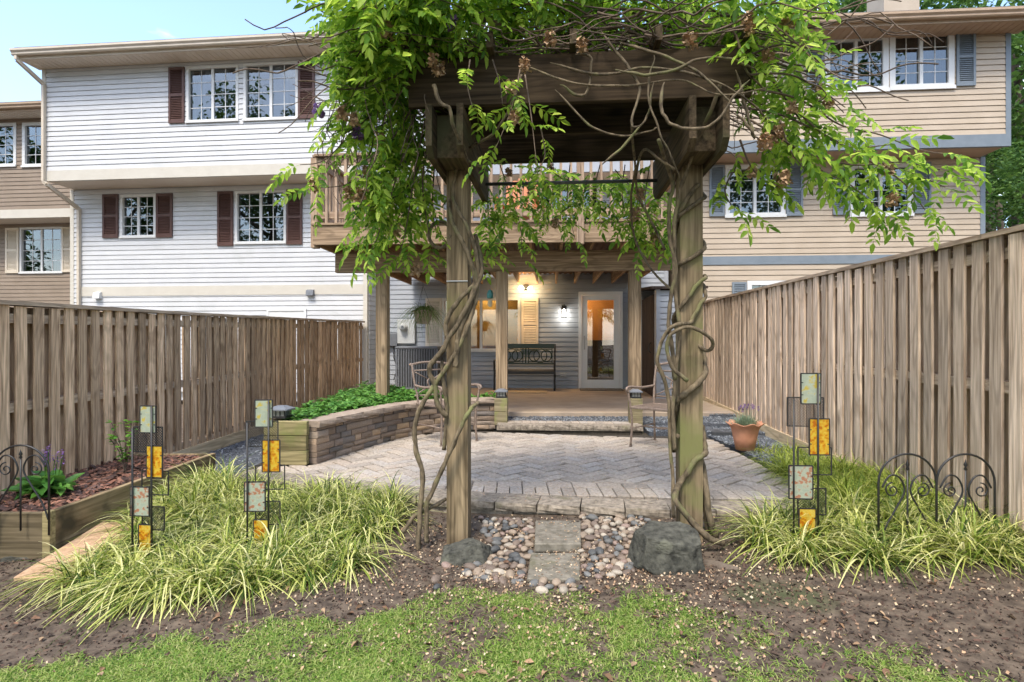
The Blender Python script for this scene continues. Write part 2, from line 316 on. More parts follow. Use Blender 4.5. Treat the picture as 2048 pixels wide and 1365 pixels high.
# ================================================================== THE SETTING
from functools import lru_cache
COPE = [(-2.5, 5.02), (-1.4, 4.6), (-.844, 4.39), (-.30, 4.22), (.563, 4.06), (1.116, 3.99), (1.8, 3.95), (2.45, 3.95)]
def cope_y(x): return float(np.interp(x, [p[0] for p in COPE], [p[1] for p in COPE]))
def sst(a, b, x):
    t = min(1, max(0, (x - a) / (b - a))); return t * t * (3 - 2 * t)
def gz(x, y):                                  # ground height
    z = np.interp(x, [-4.5, -3, -1, 0, 1.2, 2.3, 3.1, 5], [-.14, -.10, -.02, 0, .06, .10, .14, .16])
    z += .045 * sst(3.4, 4.2, y) * (1 - sst(2.2, 2.6, x))
    if x < -.8: z += .06 * sst(4.0, 5.2, y) * sst(-3.2, -2.2, x)
    if x > 2.2: z -= .10 * sst(4.9, 5.6, y)
    z += .02 * noise.noise((x * 1.3, y * 1.3, 0)) + .008 * noise.noise((x * 6, y * 6, 3))
    if -2.6 < x < 2.4 and y > cope_y(x) + .1 and y < 14: z = min(z, .03)
    return float(z)
xs = sorted(set([-150, -80, -40, -20, -12, -8] + [round(-6 + .1 * i, 3) for i in range(121)] + [8, 12, 20, 40, 80, 150]))
ys = sorted(set([-150, -60, -30, -15, -8, -4, -2, 0, 1] + [round(1.4 + .07 * i, 3) for i in range(56)] + [5.5 + .4 * i for i in range(24)] + [16, 22, 30, 50, 90, 160, 300]))
gv = [(x, y, gz(x, y)) for y in ys for x in xs]; W_ = len(xs)
gf = [(j * W_ + i, j * W_ + i + 1, (j + 1) * W_ + i + 1, (j + 1) * W_ + i) for j in range(len(ys) - 1) for i in range(W_ - 1)]
m_soil = mat('soil', (.03, .021, .015), (.155, .118, .085), .95, 15, coord='Pos', bump=1.5, detail=10, blot=((.055, .075, .025), 1.1, .6))
MB().add(gv, gf).build('ground', m_soil, sm=True, kind='structure')

# ---- patio: bed, 300 pavers as pieces, the rest joined; coping stones and border rows
PZ = .14
patio = MB().prism([(-2.5, 5.1), (-1.4, 4.7), (-.3, 4.34), (1.1, 4.12), (2.33, 4.1), (2.47, 7.45), (-2.0, 7.8), (-2.5, 7.6)], .0, PZ - .022).build('patio', m_sand, kind='structure')
TH = R(-4.2); ct, st_ = math.cos(TH), math.sin(TH)
def rot2(x, y, a): return (x * math.cos(a) - y * math.sin(a), x * math.sin(a) + y * math.cos(a))
PL, PW, JT = .262, .131, .0085
org = (.3, 4.82)
region = [(-2.4, 4.862 - .07 * (-2.4 + .36)), (2.36, 4.862 - .07 * (2.36 + .36)), (2.46, 7.28), (-.2, 7.42), (-2.4, 7.9)]
def clip_region(poly):
    for i in range(len(region)):
        poly = clip_poly(poly, region[i], region[(i + 1) % len(region)])
        if len(poly) < 3: return []
    return poly
def area(p): return .5 * abs(sum(p[i][0] * p[(i + 1) % len(p)][1] - p[(i + 1) % len(p)][0] * p[i][1] for i in range(len(p))))
wall_path = [(-1.88, 5.50), (-1.766, 5.9), (-1.576, 6.43), (-1.36, 6.95), (-1.127, 7.27), (-.86, 7.49), (-.50, 7.63), (-.22, 7.69)]
def wall_x(y): return float(np.interp(y, [p[1] for p in wall_path], [p[0] for p in wall_path]))
cells = []
for i in range(-45, 46):
    for j in range(-45, 46):
        q = (i - j) % 4
        if q == 0: r = [(i, j), (i + 2, j), (i + 2, j + 1), (i, j + 1)]
        elif q == 2: r = [(i, j - 1), (i + 1, j - 1), (i + 1, j + 1), (i, j + 1)]
        else: continue
        x0 = r[0][0] * PW + JT; x1 = r[1][0] * PW - JT; y0 = r[0][1] * PW + JT; y1 = r[2][1] * PW - JT
        pl = [rot2(a, b, R(45) + TH) for a, b in ((x0, y0), (x1, y0), (x1, y1), (x0, y1))]
        pl = [(a + org[0], b + org[1]) for a, b in pl]
        full = area(pl); cp = clip_region(pl)
        if not cp or area(cp) < .003: continue
        cx = sum(p[0] for p in cp) / len(cp); cy = sum(p[1] for p in cp) / len(cp)
        if 5.5 < cy and cx < wall_x(cy) - .12: continue
        cells.append((cy, cx, cp))
# border rows follow the front line
for k in range(24):
    x = -2.4 + k * .207
    for (d0, d1, w_, n) in ((0, -.162, .207, 1), (-.168, -.40, .1035, 2)):
        for h in range(n):
            xa = x + h * w_ + .003; xb = x + (h + 1) * w_ - .003
            if xb > 2.36: continue
            ya = 4.856 - .07 * (xa + .36); yb = 4.856 - .07 * (xb + .36)
            cp = [(xa, ya + d1), (xb, yb + d1), (xb, yb + d0), (xa, ya + d0)]
            if (ya + d0) < cope_y(xa) + .3: continue
            cells.append((ya + d1, (xa + xb) / 2, cp))
cells.sort()
rest = MB()
for n, (cy, cx, cp) in enumerate(cells):
    dz = random.uniform(-.003, .003)
    if n < 296:
        loc = [(p[0] - cx, p[1] - cy) for p in cp]
        MB().prism(loc, -.05, 0, .007).build('paver', m_paver, patio, (cx, cy, PZ + dz), (random.uniform(-.006, .006), random.uniform(-.006, .006), 0))
    else: rest.prism(cp, PZ - .05, PZ + dz, .007)
rest.build('paver_field', m_paverj, patio, kind='stuff')
def rough_block(name, m, lx, ly, lz, amp=.012, seg=(5, 3, 3)):
    """chiselled block 0..lx, 0..ly, 0..lz with an uneven front (y=0) face"""
    bm = bmesh.new(); bmesh.ops.create_cube(bm, size=1)
    bmesh.ops.subdivide_edges(bm, edges=bm.edges[:], cuts=2, use_grid_fill=True)
    sd = random.random() * 90
    for v in bm.verts:
        x, y, z = v.co.x + .5, v.co.y + .5, v.co.z + .5
        n = noise.noise((x * 3 + sd, y * 3, z * 3)); e = 1 if y < .01 else .25
        ed = .4 * amp if (x < .01 or x > .99 or z < .01 or z > .99) and y < .01 else 0
        v.co = Vector((x * lx, y * ly + n * amp * e + ed * 1.6, z * lz + (n * amp * .12 if z > .01 else 0)))
    me = bpy.data.meshes.new(name); bm.to_mesh(me); bm.free(); me.materials.append(m); return me
cps = spline([(a, b, 0) for a, b in COPE], 24)
def walk(pts, d):
    """points every d metres with directions"""
    o = [(pts[0], (pts[1] - pts[0]).normalized())]; acc = 0
    for i in range(len(pts) - 1):
        seg = (pts[i + 1] - pts[i]); l = seg.length; t = 0
        while acc + (l - t) >= d:
            t += d - acc; acc = 0; o.append((pts[i] + seg * (t / l), seg.normalized()))
        acc += l - t
    return o
for p, d in walk(cps, .315)[:-1]:
    a = math.atan2(d.y, d.x)
    inst('coping_stone', rough_block('coping_stone', m_coping, .305, .27, .06, .016), patio, (p.x, p.y, PZ - .057), (0, 0, a))
lowp = [q + Vector((0, .03, 0)) for q in cps]
for p, d in walk(lowp, .38)[:-1]:
    inst('base_stone', rough_block('base_stone', m_coping, .37, .2, .11, .014), patio, (p.x, p.y, PZ - .171), (0, 0, math.atan2(d.y, d.x)))
# ---- landing step towards the porch
step = MB().prism([(-.2, 7.45), (1.68, 7.33), (1.72, 8.0), (-.2, 8.1)], .05, .225).build('landing_step', m_sand, kind='structure')
for k in range(6):
    x = -.2 + k * .315; y = 7.42 - .06 * (x + .2) / 1.0
    inst('coping_stone', rough_block('coping_stone', m_coping, .312, .2, .07, .012), step, (x, y, .168), (0, 0, R(-3.5)))
    inst('base_stone', rough_block('base_stone', m_coping, .312, .2, .06, .01), step, (x + .01, y + .03, .11), (0, 0, R(-3.5)))
for k in range(17):
    x = -.19 + k * .11; y = 7.63 - .06 * (x + .2)
    MB().prism([(0, 0), (.106, -.006), (.106, .21), (0, .216)], -.05, 0, .004).build('paver', m_paver, step, (x, y, .236 + random.uniform(-.002, .002)))
# ---- porch slab, gravel strips
MB().box(-3.2, 3.3, 8.32, 13.2, .0, .29, .01).build('porch_slab', m_concrete, rot=(0, 0, R(-.5)), kind='structure')
gr_polys = [([(-.25, 7.84), (1.9, 7.72), (3.35, 7.5), (3.45, 8.34), (-.25, 8.34)], .222),
            ([(1.75, 7.25), (2.5, 7.2), (3.3, 7.1), (3.35, 7.75), (1.78, 7.8)], .175), ([(2.5, 5.0), (3.12, 5.0), (3.28, 7.15), (2.49, 7.25)], .135),
            ([(3.28, 8.2), (3.42, 8.2), (3.5, 11.2), (2.6, 11.2), (2.6, 8.36)], .26), ([(-3.78, 4.95), (-2.42, 4.95), (-2.42, 11.5), (-3.5, 11.5)], -.03)]
gravel = empty('gravel_path', kind='structure')
def gravel_chips(poly, z, n, s=(.006, .016)):
    xs_ = [p[0] for p in poly]; ys_ = [p[1] for p in poly]; vs = []; fs = []
    c = 0; T = np.array([(-1, -1, -.6), (1, -.8, -.6), (.1, 1, -.6), (.1, .1, .7)])
    while c < n:
        x = random.uniform(min(xs_), max(xs_)); y = random.uniform(min(ys_), max(ys_))
        inside = False; j = len(poly) - 1
        for i in range(len(poly)):
            if (poly[i][1] > y) != (poly[j][1] > y) and x < (poly[j][0] - poly[i][0]) * (y - poly[i][1]) / (poly[j][1] - poly[i][1]) + poly[i][0]: inside = not inside
            j = i
        if not inside: continue
        M = np.array(Matrix.Rotation(random.uniform(0, 6.28), 3, 'Z') @ Matrix.Rotation(random.uniform(-.9, .9), 3, 'X')) * random.uniform(*s)
        v = T @ M.T * np.array([1.2, 1, .7]) + np.array([x, y, z + random.uniform(0, .012)])
        b = len(vs) * 4; vs.append(v); fs += [(b, b + 1, b + 3), (b + 1, b + 2, b + 3), (b + 2, b, b + 3)]; c += 1
    return np.concatenate(vs), fs
gvs, gfs = [], []
for poly, z in gr_polys:
    MB().prism(poly, z - .2, z).build('gravel_bed', m_gravelbase, gravel)
    a = area(poly); v, f = gravel_chips(poly, z + .002, int(min(5200, a * 3600)))
    b = sum(len(q) for q in gvs); gvs.append(v); gfs.append(np.array(f) + b)
tag(inst('slate_gravel', np_mesh('slate_gravel', np.concatenate(gvs), np.concatenate(gfs), m_slate)), 'loose blue grey slate gravel along fences and porch edge', 'gravel', kind='stuff')

# ================================================================== HOUSES
class Facade:
    def __init__(s, o, th):
        s.o = Vector((o[0], o[1], 0)); s.th = th; s.u = Vector((math.cos(th), -math.sin(th), 0)); s.n = Vector((-math.sin(th), -math.cos(th), 0))
    def uv(s, px, py, off=0):
        d = Vector(((px - 1024) / F, 1, -(py - 682.5) / F)); q = s.o + s.n * off
        t = q.dot(s.n) / d.dot(s.n); p = d * t
        return (p - s.o).dot(s.u), CZ + p.z
    def rect(s, x0, y0, x1, y1, off=0):
        a = s.uv(x0, (y0 + y1) / 2, off); b = s.uv(x1, (y0 + y1) / 2, off); c = s.uv((x0 + x1) / 2, y0, off); d = s.uv((x0 + x1) / 2, y1, off)
        return [a[0], b[0], d[1], c[1]]         # s0 s1 z0 z1
EXPO = .106
SB = {}
def siding_mesh(m):
    if m.name not in SB:
        pr_ = [(0, 0), (-.023, 0), (-.023, .05), (-.014, .86), (-.003, .92), (-.003, 1), (0, 1)]; n_ = len(pr_)
        vs = [(0, a, c) for a, c in pr_] + [(1, a, c) for a, c in pr_]
        SB[m.name] = MB().add(vs, [(i, n_ + i, n_ + (i + 1) % n_, (i + 1) % n_) for i in range(n_)] + [tuple(range(n_)), tuple(reversed(range(n_, 2 * n_)))]).mesh('siding_board', m)
    return SB[m.name]
def siding(par, m, s0, s1, z0, z1, y, openings=(), rz=0, org=(0, 0)):
    me = siding_mesh(m); z = z0
    def put(a, b, c, d):
        if b - a < .015 or d - c < .006: return
        if rz: inst('siding_board', me, par, (org[0], org[1] + a, c), (0, 0, rz), (b - a, 1, d - c))
        else: inst('siding_board', me, par, (a, y, c), (0, 0, 0), (b - a, 1, d - c))
    while z < z1 - .01:
        t = min(z + EXPO, z1); cut = sorted([o for o in openings if o[2] < t and o[3] > z]); x = s0
        for o in cut:
            put(x, o[0], z, t)
            if o[2] > z: put(max(x, o[0]), o[1], z, o[2])
            if o[3] < t: put(max(x, o[0]), o[1], o[3], t)
            x = max(x, o[1])
        put(x, s1, z, t); z = t
def window(par, r, y, frame=.055, m=m_pvc, cols=2, rows=4, curtain=True, proud=.03, two=True):
    s0, s1, z0, z1 = r; f = frame
    b = MB().box(s0, s1, y - proud, y + .08, z1 - f, z1).box(s0, s1, y - proud, y + .08, z0, z0 + f).box(s0, s0 + f, y - proud, y + .08, z0 + f, z1 - f).box(s1 - f, s1, y - proud, y + .08, z0 + f, z1 - f)
    b.box(s0 - .012, s1 + .012, y - proud - .025, y - proud, z0 - .012, z0 + f * .5)
    wn_ = b.build('window', m, par)
    mid = (s0 + s1) / 2
    if two: MB().box(mid - .028, mid + .028, y - .012, y + .06, z0 + f, z1 - f).build('sash_stile', m, wn_)
    sash = [(s0 + f, mid - .028, .035), (mid + .028, s1 - f, .01)] if two else [(s0 + f, s1 - f, .02)]
    for a, c, d in sash:
        MB().box(a, c, y + d, y + d + .006, z0 + f, z1 - f).build('pane', m_glass, wn_)
        g = MB(); q = .014
        for i in range(1, cols): x = a + (c - a) * i / cols; g.box(x - q / 2, x + q / 2, y + d - .006, y + d - .001, z0 + f, z1 - f)
        for i in range(1, rows): z = z0 + f + (z1 - z0 - 2 * f) * i / rows; g.box(a, c, y + d - .008, y + d - .002, z - q / 2, z + q / 2)
        if cols > 1: g.build('grille', m, wn_)
    if curtain:
        n = 40; vs = []; a, c = s0 - .05, s1 + .05
        for i in range(n + 1):
            x = a + (c - a) * i / n; yy = y + .3 + .03 * math.sin(i * 1.7) + .015 * math.sin(i * .6)
            vs += [(x, yy, z0 - .1), (x, yy, z1 + .1)]
        keep = [i for i in range(n) if curtain != 'part' or i < n * .2 or i > n * .62]
        MB().add(vs, [(2 * i, 2 * i + 2, 2 * i + 3, 2 * i + 1) for i in keep]).build('curtain', m_curtain, wn_, sm=True)
    return wn_
def shutter(par, r, y, m):
    s0, s1, z0, z1 = r; f = (s1 - s0) * .13; d = .035
    b = MB().box(s0, s0 + f, y - d, y, z0, z1).box(s1 - f, s1, y - d, y, z0, z1)
    zm = z0 + (z1 - z0) * .5
    for za, zb in ((z0, z0 + f * 1.6), (zm - f * .6, zm + f * .6), (z1 - f * 1.3, z1)): b.box(s0 + f, s1 - f, y - d + .002, y, za, zb)
    b.box(s0 + f, s1 - f, y - .006, y - .002, z0 + f, z1 - f)
    sh = b.build('shutter', m, par); l = MB(); z = z0 + f * 1.6
    while z < z1 - f * 1.3 - .02:
        if not (zm - f * .6 - .02 < z < zm + f * .6): l.add([(s0 + f, y - d + .006, z), (s1 - f, y - d + .006, z), (s1 - f, y - .008, z + .024), (s0 + f, y - .008, z + .024), (s0 + f, y - d + .006, z + .006), (s1 - f, y - d + .006, z + .006), (s1 - f, y - .008, z + .03), (s0 + f, y - .008, z + .03)],
              [(0, 1, 2, 3), (7, 6, 5, 4), (0, 4, 5, 1), (2, 6, 7, 3), (0, 3, 7, 4), (1, 5, 6, 2)])
        z += .036
    l.build('louver_set', m, sh, kind='stuff')
def eave(par, s0, s1, y, zs, mg, ms, out=.45, zr=.35):
    """soffit with grooves, fascia, gutter and the roof slope; y = wall plane, zs = soffit level"""
    b = MB(); x = s0 - .1
    while x < s1 + .1:
        b.box(x, min(x + .1, s1 + .1), y - out, y + .02, zs, zs + .012).box(x + .1, min(x + .125, s1 + .1), y - out, y + .02, zs + .008, zs + .014); x += .125
    b.build('soffit', ms, par)
    MB().box(s0 - .12, s1 + .12, y - out - .025, y - out, zs - .01, zs + .2).build('fascia', mg, par)
    pr = [(0, .0), (-.07, .0), (-.085, .02), (-.085, .05), (-.115, .085), (-.115, .125), (-.105, .125), (-.105, .09), (0, .09)]
    vs = [(s0 - .16, y - out - .027 + a, zs + .045 + c) for a, c in pr] + [(s1 + .16, y - out - .027 + a, zs + .045 + c) for a, c in pr]; n = len(pr)
    MB().add(vs, [(i, (i + 1) % n, n + (i + 1) % n, n + i) for i in range(n)] + [tuple(range(n)), tuple(reversed(range(n, 2 * n)))]).build('gutter', mg, par)
    rise = zr * 5.5
    MB().add([(s0 - .14, y - out - .06, zs + .19), (s1 + .14, y - out - .06, zs + .19), (s1 + .14, y + 5, zs + .19 + rise), (s0 - .14, y + 5, zs + .19 + rise),
              (s0 - .14, y - out - .06, zs + .225), (s1 + .14, y - out - .06, zs + .225), (s1 + .14, y + 5, zs + .225 + rise), (s0 - .14, y + 5, zs + .225 + rise)],
             [(3, 2, 1, 0), (4, 5, 6, 7), (0, 1, 5, 4), (1, 2, 6, 5), (2, 3, 7, 6), (3, 0, 4, 7)]).build('roof', m_roof, par)
def house(label, o, th, s0, s1, zb, zo, zs, over, msid, mcorner, mband, mg, ms, low=(), up=(), shm=None, extra_open=(), msid2=None, depth=8):
    fc = Facade(o, th)
    h = empty('townhouse', (o[0], o[1], 0), -th, label=label, cat='townhouse')
    opl, opu = [], []; W = []
    for lst, off, op in ((low, 0, opl), (up, over, opu)):
        for wd in lst:
            r = fc.rect(*wd['r'], off); W.append((wd, r, off)); op.append(r)
    opl += list(extra_open)
    siding(h, msid, s0 + .09, s1 - .09, zb, zo, 0, opl)
    siding(h, msid2 or msid, s0 + .09, s1 - .09, zo + .22, zs, -over, opu)
    for wd, r, off in W:
        window(h, r, -off, m=wd.get('m', m_pvc), curtain=wd.get('cur', True), frame=wd.get('f', .055), proud=wd.get('p', .03), cols=wd.get('c', 2), rows=wd.get('n', 4))
        for q in wd.get('sh', ()): 
            rr = fc.rect(q[0], q[1], q[2], q[3], off); shutter(h, rr, -off - .02, wd.get('shm', shm))
    for a in (s0, s1):                            # corner boards
        q = a if a == s0 else a - .09
        MB().box(q, q + .09, -.028, .06, zb, zo).build('corner_trim', mcorner, h)
        MB().box(q, q + .09, -over - .028, -over + .06, zo + .001, zs).build('corner_trim', mcorner, h)
    MB().box(s0 + .002, s1 - .002, -over - .03, -over + .04, zo - .003, zo + .22).build('band_board', mband, h)
    MB().box(s0 + .09, s1 - .09, -over + .04, .0, zo, zo + .02).build('overhang_soffit', ms, h)
    b = MB()                                       # shell: sides, back, ceiling, floor slabs
    b.box(s0 + .01, s0 + .09, .06, depth, zb, zs).box(s1 - .09, s1 - .01, .06, depth, zb, zs).box(s0 + .01, s1 - .01, depth, depth + .1, zb, zs + .2)
    b.box(s0 + .1, s1 - .1, .06, depth, zs + .02, zs + .06).box(s0 + .1, s1 - .1, .03, depth, zo + .03, zo + .1).box(s0 + .1, s1 - .1, .06, depth, zb - .2, zb)
    b.box(s0 + .012, s0 + .088, -over + .06, .06, zo + .03, zs).box(s1 - .088, s1 - .012, -over + .06, .06, zo + .03, zs)
    b.build('shell', msid, h)
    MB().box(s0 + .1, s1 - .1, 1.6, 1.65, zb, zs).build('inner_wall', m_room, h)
    eave(h, s0, s1, -over, zs, mg, ms)
    return h, fc
# white house
wh, fw = house('white sided townhouse with brown shutters and long beige downspout', (-3.12, 12.3), R(5.5), -6.96, 0, .2, 4.77, 7.18, .7, m_white, m_cream, m_cream, m_gutter, m_soffit,
    low=[dict(r=(242, 390, 313, 476), sh=[(208, 390, 239, 477), (315, 388, 347, 476)], cur='part'), dict(r=(471, 382, 573, 488), sh=[(437, 384, 468, 493), (575, 380, 606, 490)], cur='part')],
    up=[dict(r=(374, 133, 478, 245), sh=[(340, 137, 371, 248)], cur='part'), dict(r=(488, 126, 597, 241), sh=[(598, 124, 631, 239)], cur='part')], shm=m_shbrown)
r = fw.rect(162, 572, 720, 591); MB().box(r[0], -.09, -.03, -.015, r[2], r[3]).build('band_board', m_cream, wh)
r = fw.rect(535, 618, 614, 660); MB().box(r[0], r[1], -.045, -.015, r[3] - .05, r[3]).box(r[0], r[0] + .05, -.045, -.015, r[2], r[3] - .05).box(r[1] - .05, r[1], -.045, -.015, r[2], r[3] - .05).box(r[0] + .05, r[1] - .05, -.03, -.015, r[2], r[3] - .05).build('vent_hatch', m_pvc, wh)
siding(wh, m_white, .06, .62, .2, 4.77, 0, rz=R(90), org=(0, 0))
def downspout(h, s, over, zs, zo, zb, m, out=.45):
    def path(p): 
        b = MB()
        for a, c in zip(p[:-1], p[1:]): b.bar(a, c, .075, .055, up=(1, 0, 0))
        return b
    path([(s - .06, -over - out - .06, zs + .07), (s - .06, -over - out - .06, zs - .03), (s + .1, -over - .06, zs - .35), (s + .1, -over - .06, zo - .02), (s + .16, -over - .05, zo - .08), (s + .27, -.06, zo - .45), (s + .27, -.06, zb)]).build('downspout', m, h)
downspout(wh, -6.98, .7, 7.18, 4.77, .25, m_gutter)
for (x0, y0, x1, y1, m) in ((193, 584, 206, 598, m_pvc), (616, 579, 630, 592, m_acmetal)):
    r = fw.rect(x0, y0, x1, y1); s0, s1, z0, z1 = r
    MB().add([(s0, 0, z1), (s1, 0, z1), (s1, -.1, z1 - .03), (s0, -.1, z1 - .03), (s0, 0, z0), (s1, 0, z0), (s1, -.12, z0), (s0, -.12, z0)], [(0, 3, 2, 1), (3, 7, 6, 2), (0, 4, 7, 3), (1, 2, 6, 5)]).build('vent_hood', m, wh)
# brown house further left
bh, fb = house('tan brown sided townhouse with cream shutters beyond the white house', (-10.15, 15.35), R(5.5), -7, 0, .0, 4.55, 7.15, .7, m_tan, m_cream, m_cream, m_brgutter, m_soffit,
    low=[dict(r=(41, 455, 127, 547), sh=[(14, 457, 40, 547), (127, 455, 146, 545)])], up=[dict(r=(-52, 248, 34, 335), f=.08), dict(r=(46, 245, 132, 334), f=.08)], shm=m_shcream)
# beige house right
gh, fg = house('beige sided townhouse with slate blue trim and shutters', (3.42, 11.42), R(4.3), 0, 5.72, .2, 4.88, 6.93, .62, m_beige, m_blue, m_blue, m_brgutter, mat('tan soffit', (.42, .29, .19), (.48, .34, .23), .6, 4, coord='Pos'),
    low=[dict(r=(1450, 330, 1570, 435), sh=[(1418, 332, 1448, 434), (1571, 328, 1604, 433)], f=.085), dict(r=(1699, 328, 1824, 433), sh=[(1664, 334, 1697, 431), (1826, 326, 1859, 428)], f=.085),
         dict(r=(1494, 562, 1600, 640), sh=[(1463, 565, 1492, 640)], f=.085)],
    up=[dict(r=(1648, 72, 1776, 186), sh=[(1612, 76, 1645, 190)], f=.1), dict(r=(1778, 60, 1907, 180), sh=[(1910, 57, 1948, 174)], f=.1)], shm=m_blue)
r = fg.rect(1400, 512, 1790, 529); MB().box(.09, 5.63, -.03, -.015, r[2], r[3]).build('band_board', m_blue, gh)
ch = MB().box(4.75, 5.5, 1.6, 2.3, 7.5, 9.6).build('chimney', m_beige, gh)
# the middle house
DOOR = None
fm = Facade((-3.12, 12.87), R(5)); rd = fm.rect(1157, 584, 1245, 779); rw = fm.rect(884, 596, 1041, 703)
rs = fm.rect(1075, 318, 1200, 446)
mh, fm = house('blue grey sided townhouse with deck, porch door and wide window', (-3.12, 12.87), R(5), 0, 6.52, .26, 4.82, 7.1, .7, m_grey, m_grey, m_grey, m_gutter, m_soffit,
    up=[dict(r=(1000, 95, 1080, 200)), dict(r=(1090, 92, 1180, 198))], shm=m_shcream, extra_open=[rd, rw, rs])
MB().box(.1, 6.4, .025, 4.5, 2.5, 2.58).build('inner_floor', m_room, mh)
window(mh, rw, 0, .06, cols=1, rows=4, curtain=False)
for q in ((852, 597, 884, 694), (1043, 597, 1077, 698)): shutter(mh, fm.rect(*q), -.02, m_shcream)
# storm door
m_door = mat('door white', (.80, .80, .78), (.84, .84, .82), .4, 5, coord='Pos')
s0, s1, z0, z1 = rd
dr = MB().box(s0, s0 + .07, -.05, .06, z0, z1 - .07).box(s1 - .07, s1, -.05, .06, z0, z1 - .07).box(s0, s1, -.05, .06, z1 - .07, z1).build('door_frame', m_door, mh)
a, c, e, g = s0 + .075, s1 - .075, z0 + .02, z1 - .075; f = .115
dl = MB().box(a, a + f, -.035, .005, e, g).box(c - f, c, -.035, .005, e, g).box(a + f, c - f, -.035, .005, g - .11, g).box(a + f, c - f, -.035, .005, e, e + .19).build('storm_door', m_door, mh)
MB().box(a + f, c - f, -.018, -.012, e + .19, g - .11).build('pane', glassmat('storm glass', (.85, .8, .72), .13), dl)
MB().bar((a + .055, -.075, e + .85), (a + .055, -.075, e + 1.15), .022).bar((a + .055, -.035, e + .88), (a + .055, -.075, e + .88), .02).bar((a + .055, -.035, e + 1.12), (a + .055, -.075, e + 1.12), .02).build('handle', m_meter, dl)
# upstairs slider behind the railing
s0, s1, z0, z1 = rs
sl = MB().box(s0, s0 + .07, -.04, .06, z0, z1 - .07).box(s1 - .07, s1, -.04, .06, z0, z1 - .07).box(s0, s1, -.04, .06, z1 - .07, z1).box((s0 + s1) / 2 - .04, (s0 + s1) / 2 + .04, -.03, .05, z0, z1 - .07).build('sliding_door', m_pvc, mh)
MB().box(s0 + .07, s1 - .07, .015, .02, z0, z1 - .07).build('pane', m_glass, sl)
# lit room behind the porch door and window: warm walls, folded blind
m_warmwall = mat('warm room wall', (.46, .24, .09), (.54, .30, .12), .8, 3, coord='Pos')
MB().box(1.0, 5.8, .95, 1.0, .3, 2.5).box(.95, 1.0, .03, 1.0, .3, 2.5).box(5.8, 5.85, .03, 1.0, .3, 2.5).build('room_partition', m_warmwall, mh)
MB().box(1.0, 5.8, .03, .95, .262, .30).build('room_floor', mat('room floor', (.16, .08, .04), (.22, .12, .06), .4, 6, coord='Pos'), mh)
n = 60; vs = []
for i in range(n + 1):
    x = rw[0] + .05 + (rw[1] - rw[0] - .1) * i / n
    for j in range(13):
        z = rw[2] + (rw[3] - rw[2]) * j / 12; vs.append((x, .25 + .03 * math.sin(j * 1.9 + 1.5 * math.sin(i * .12)) + .012 * math.sin(i * .5 + j), z))
MB().add(vs, [(i * 13 + j, i * 13 + 13 + j, i * 13 + 14 + j, i * 13 + j + 1) for i in range(n) for j in range(12)]).build('drape', leafmat('gold drape', [(.30, .18, .05), (.5, .34, .12), (.62, .46, .2)], .6), mh, sm=True)
def lamp(name, loc, e, c, r=.04, typ='POINT', par=None):
    d = bpy.data.lights.new(name, typ); d.energy = e; d.color = c; d.shadow_soft_size = r
    o = bpy.data.objects.new(name, d); COL.objects.link(o); o.location = loc; o.parent = par; return o
MB().box(3.9, 5.7, .5, .9, .302, 1.35, .01).build('room_cabinet', m_black, mh)
lamp('room_lamp_light', (4.6, .5, 2.3), 9, (1, .68, .36), .1, par=mh)
lamp('room_lamp_light', (2.6, .6, 2.3), 14, (1, .68, .36), .1, par=mh)
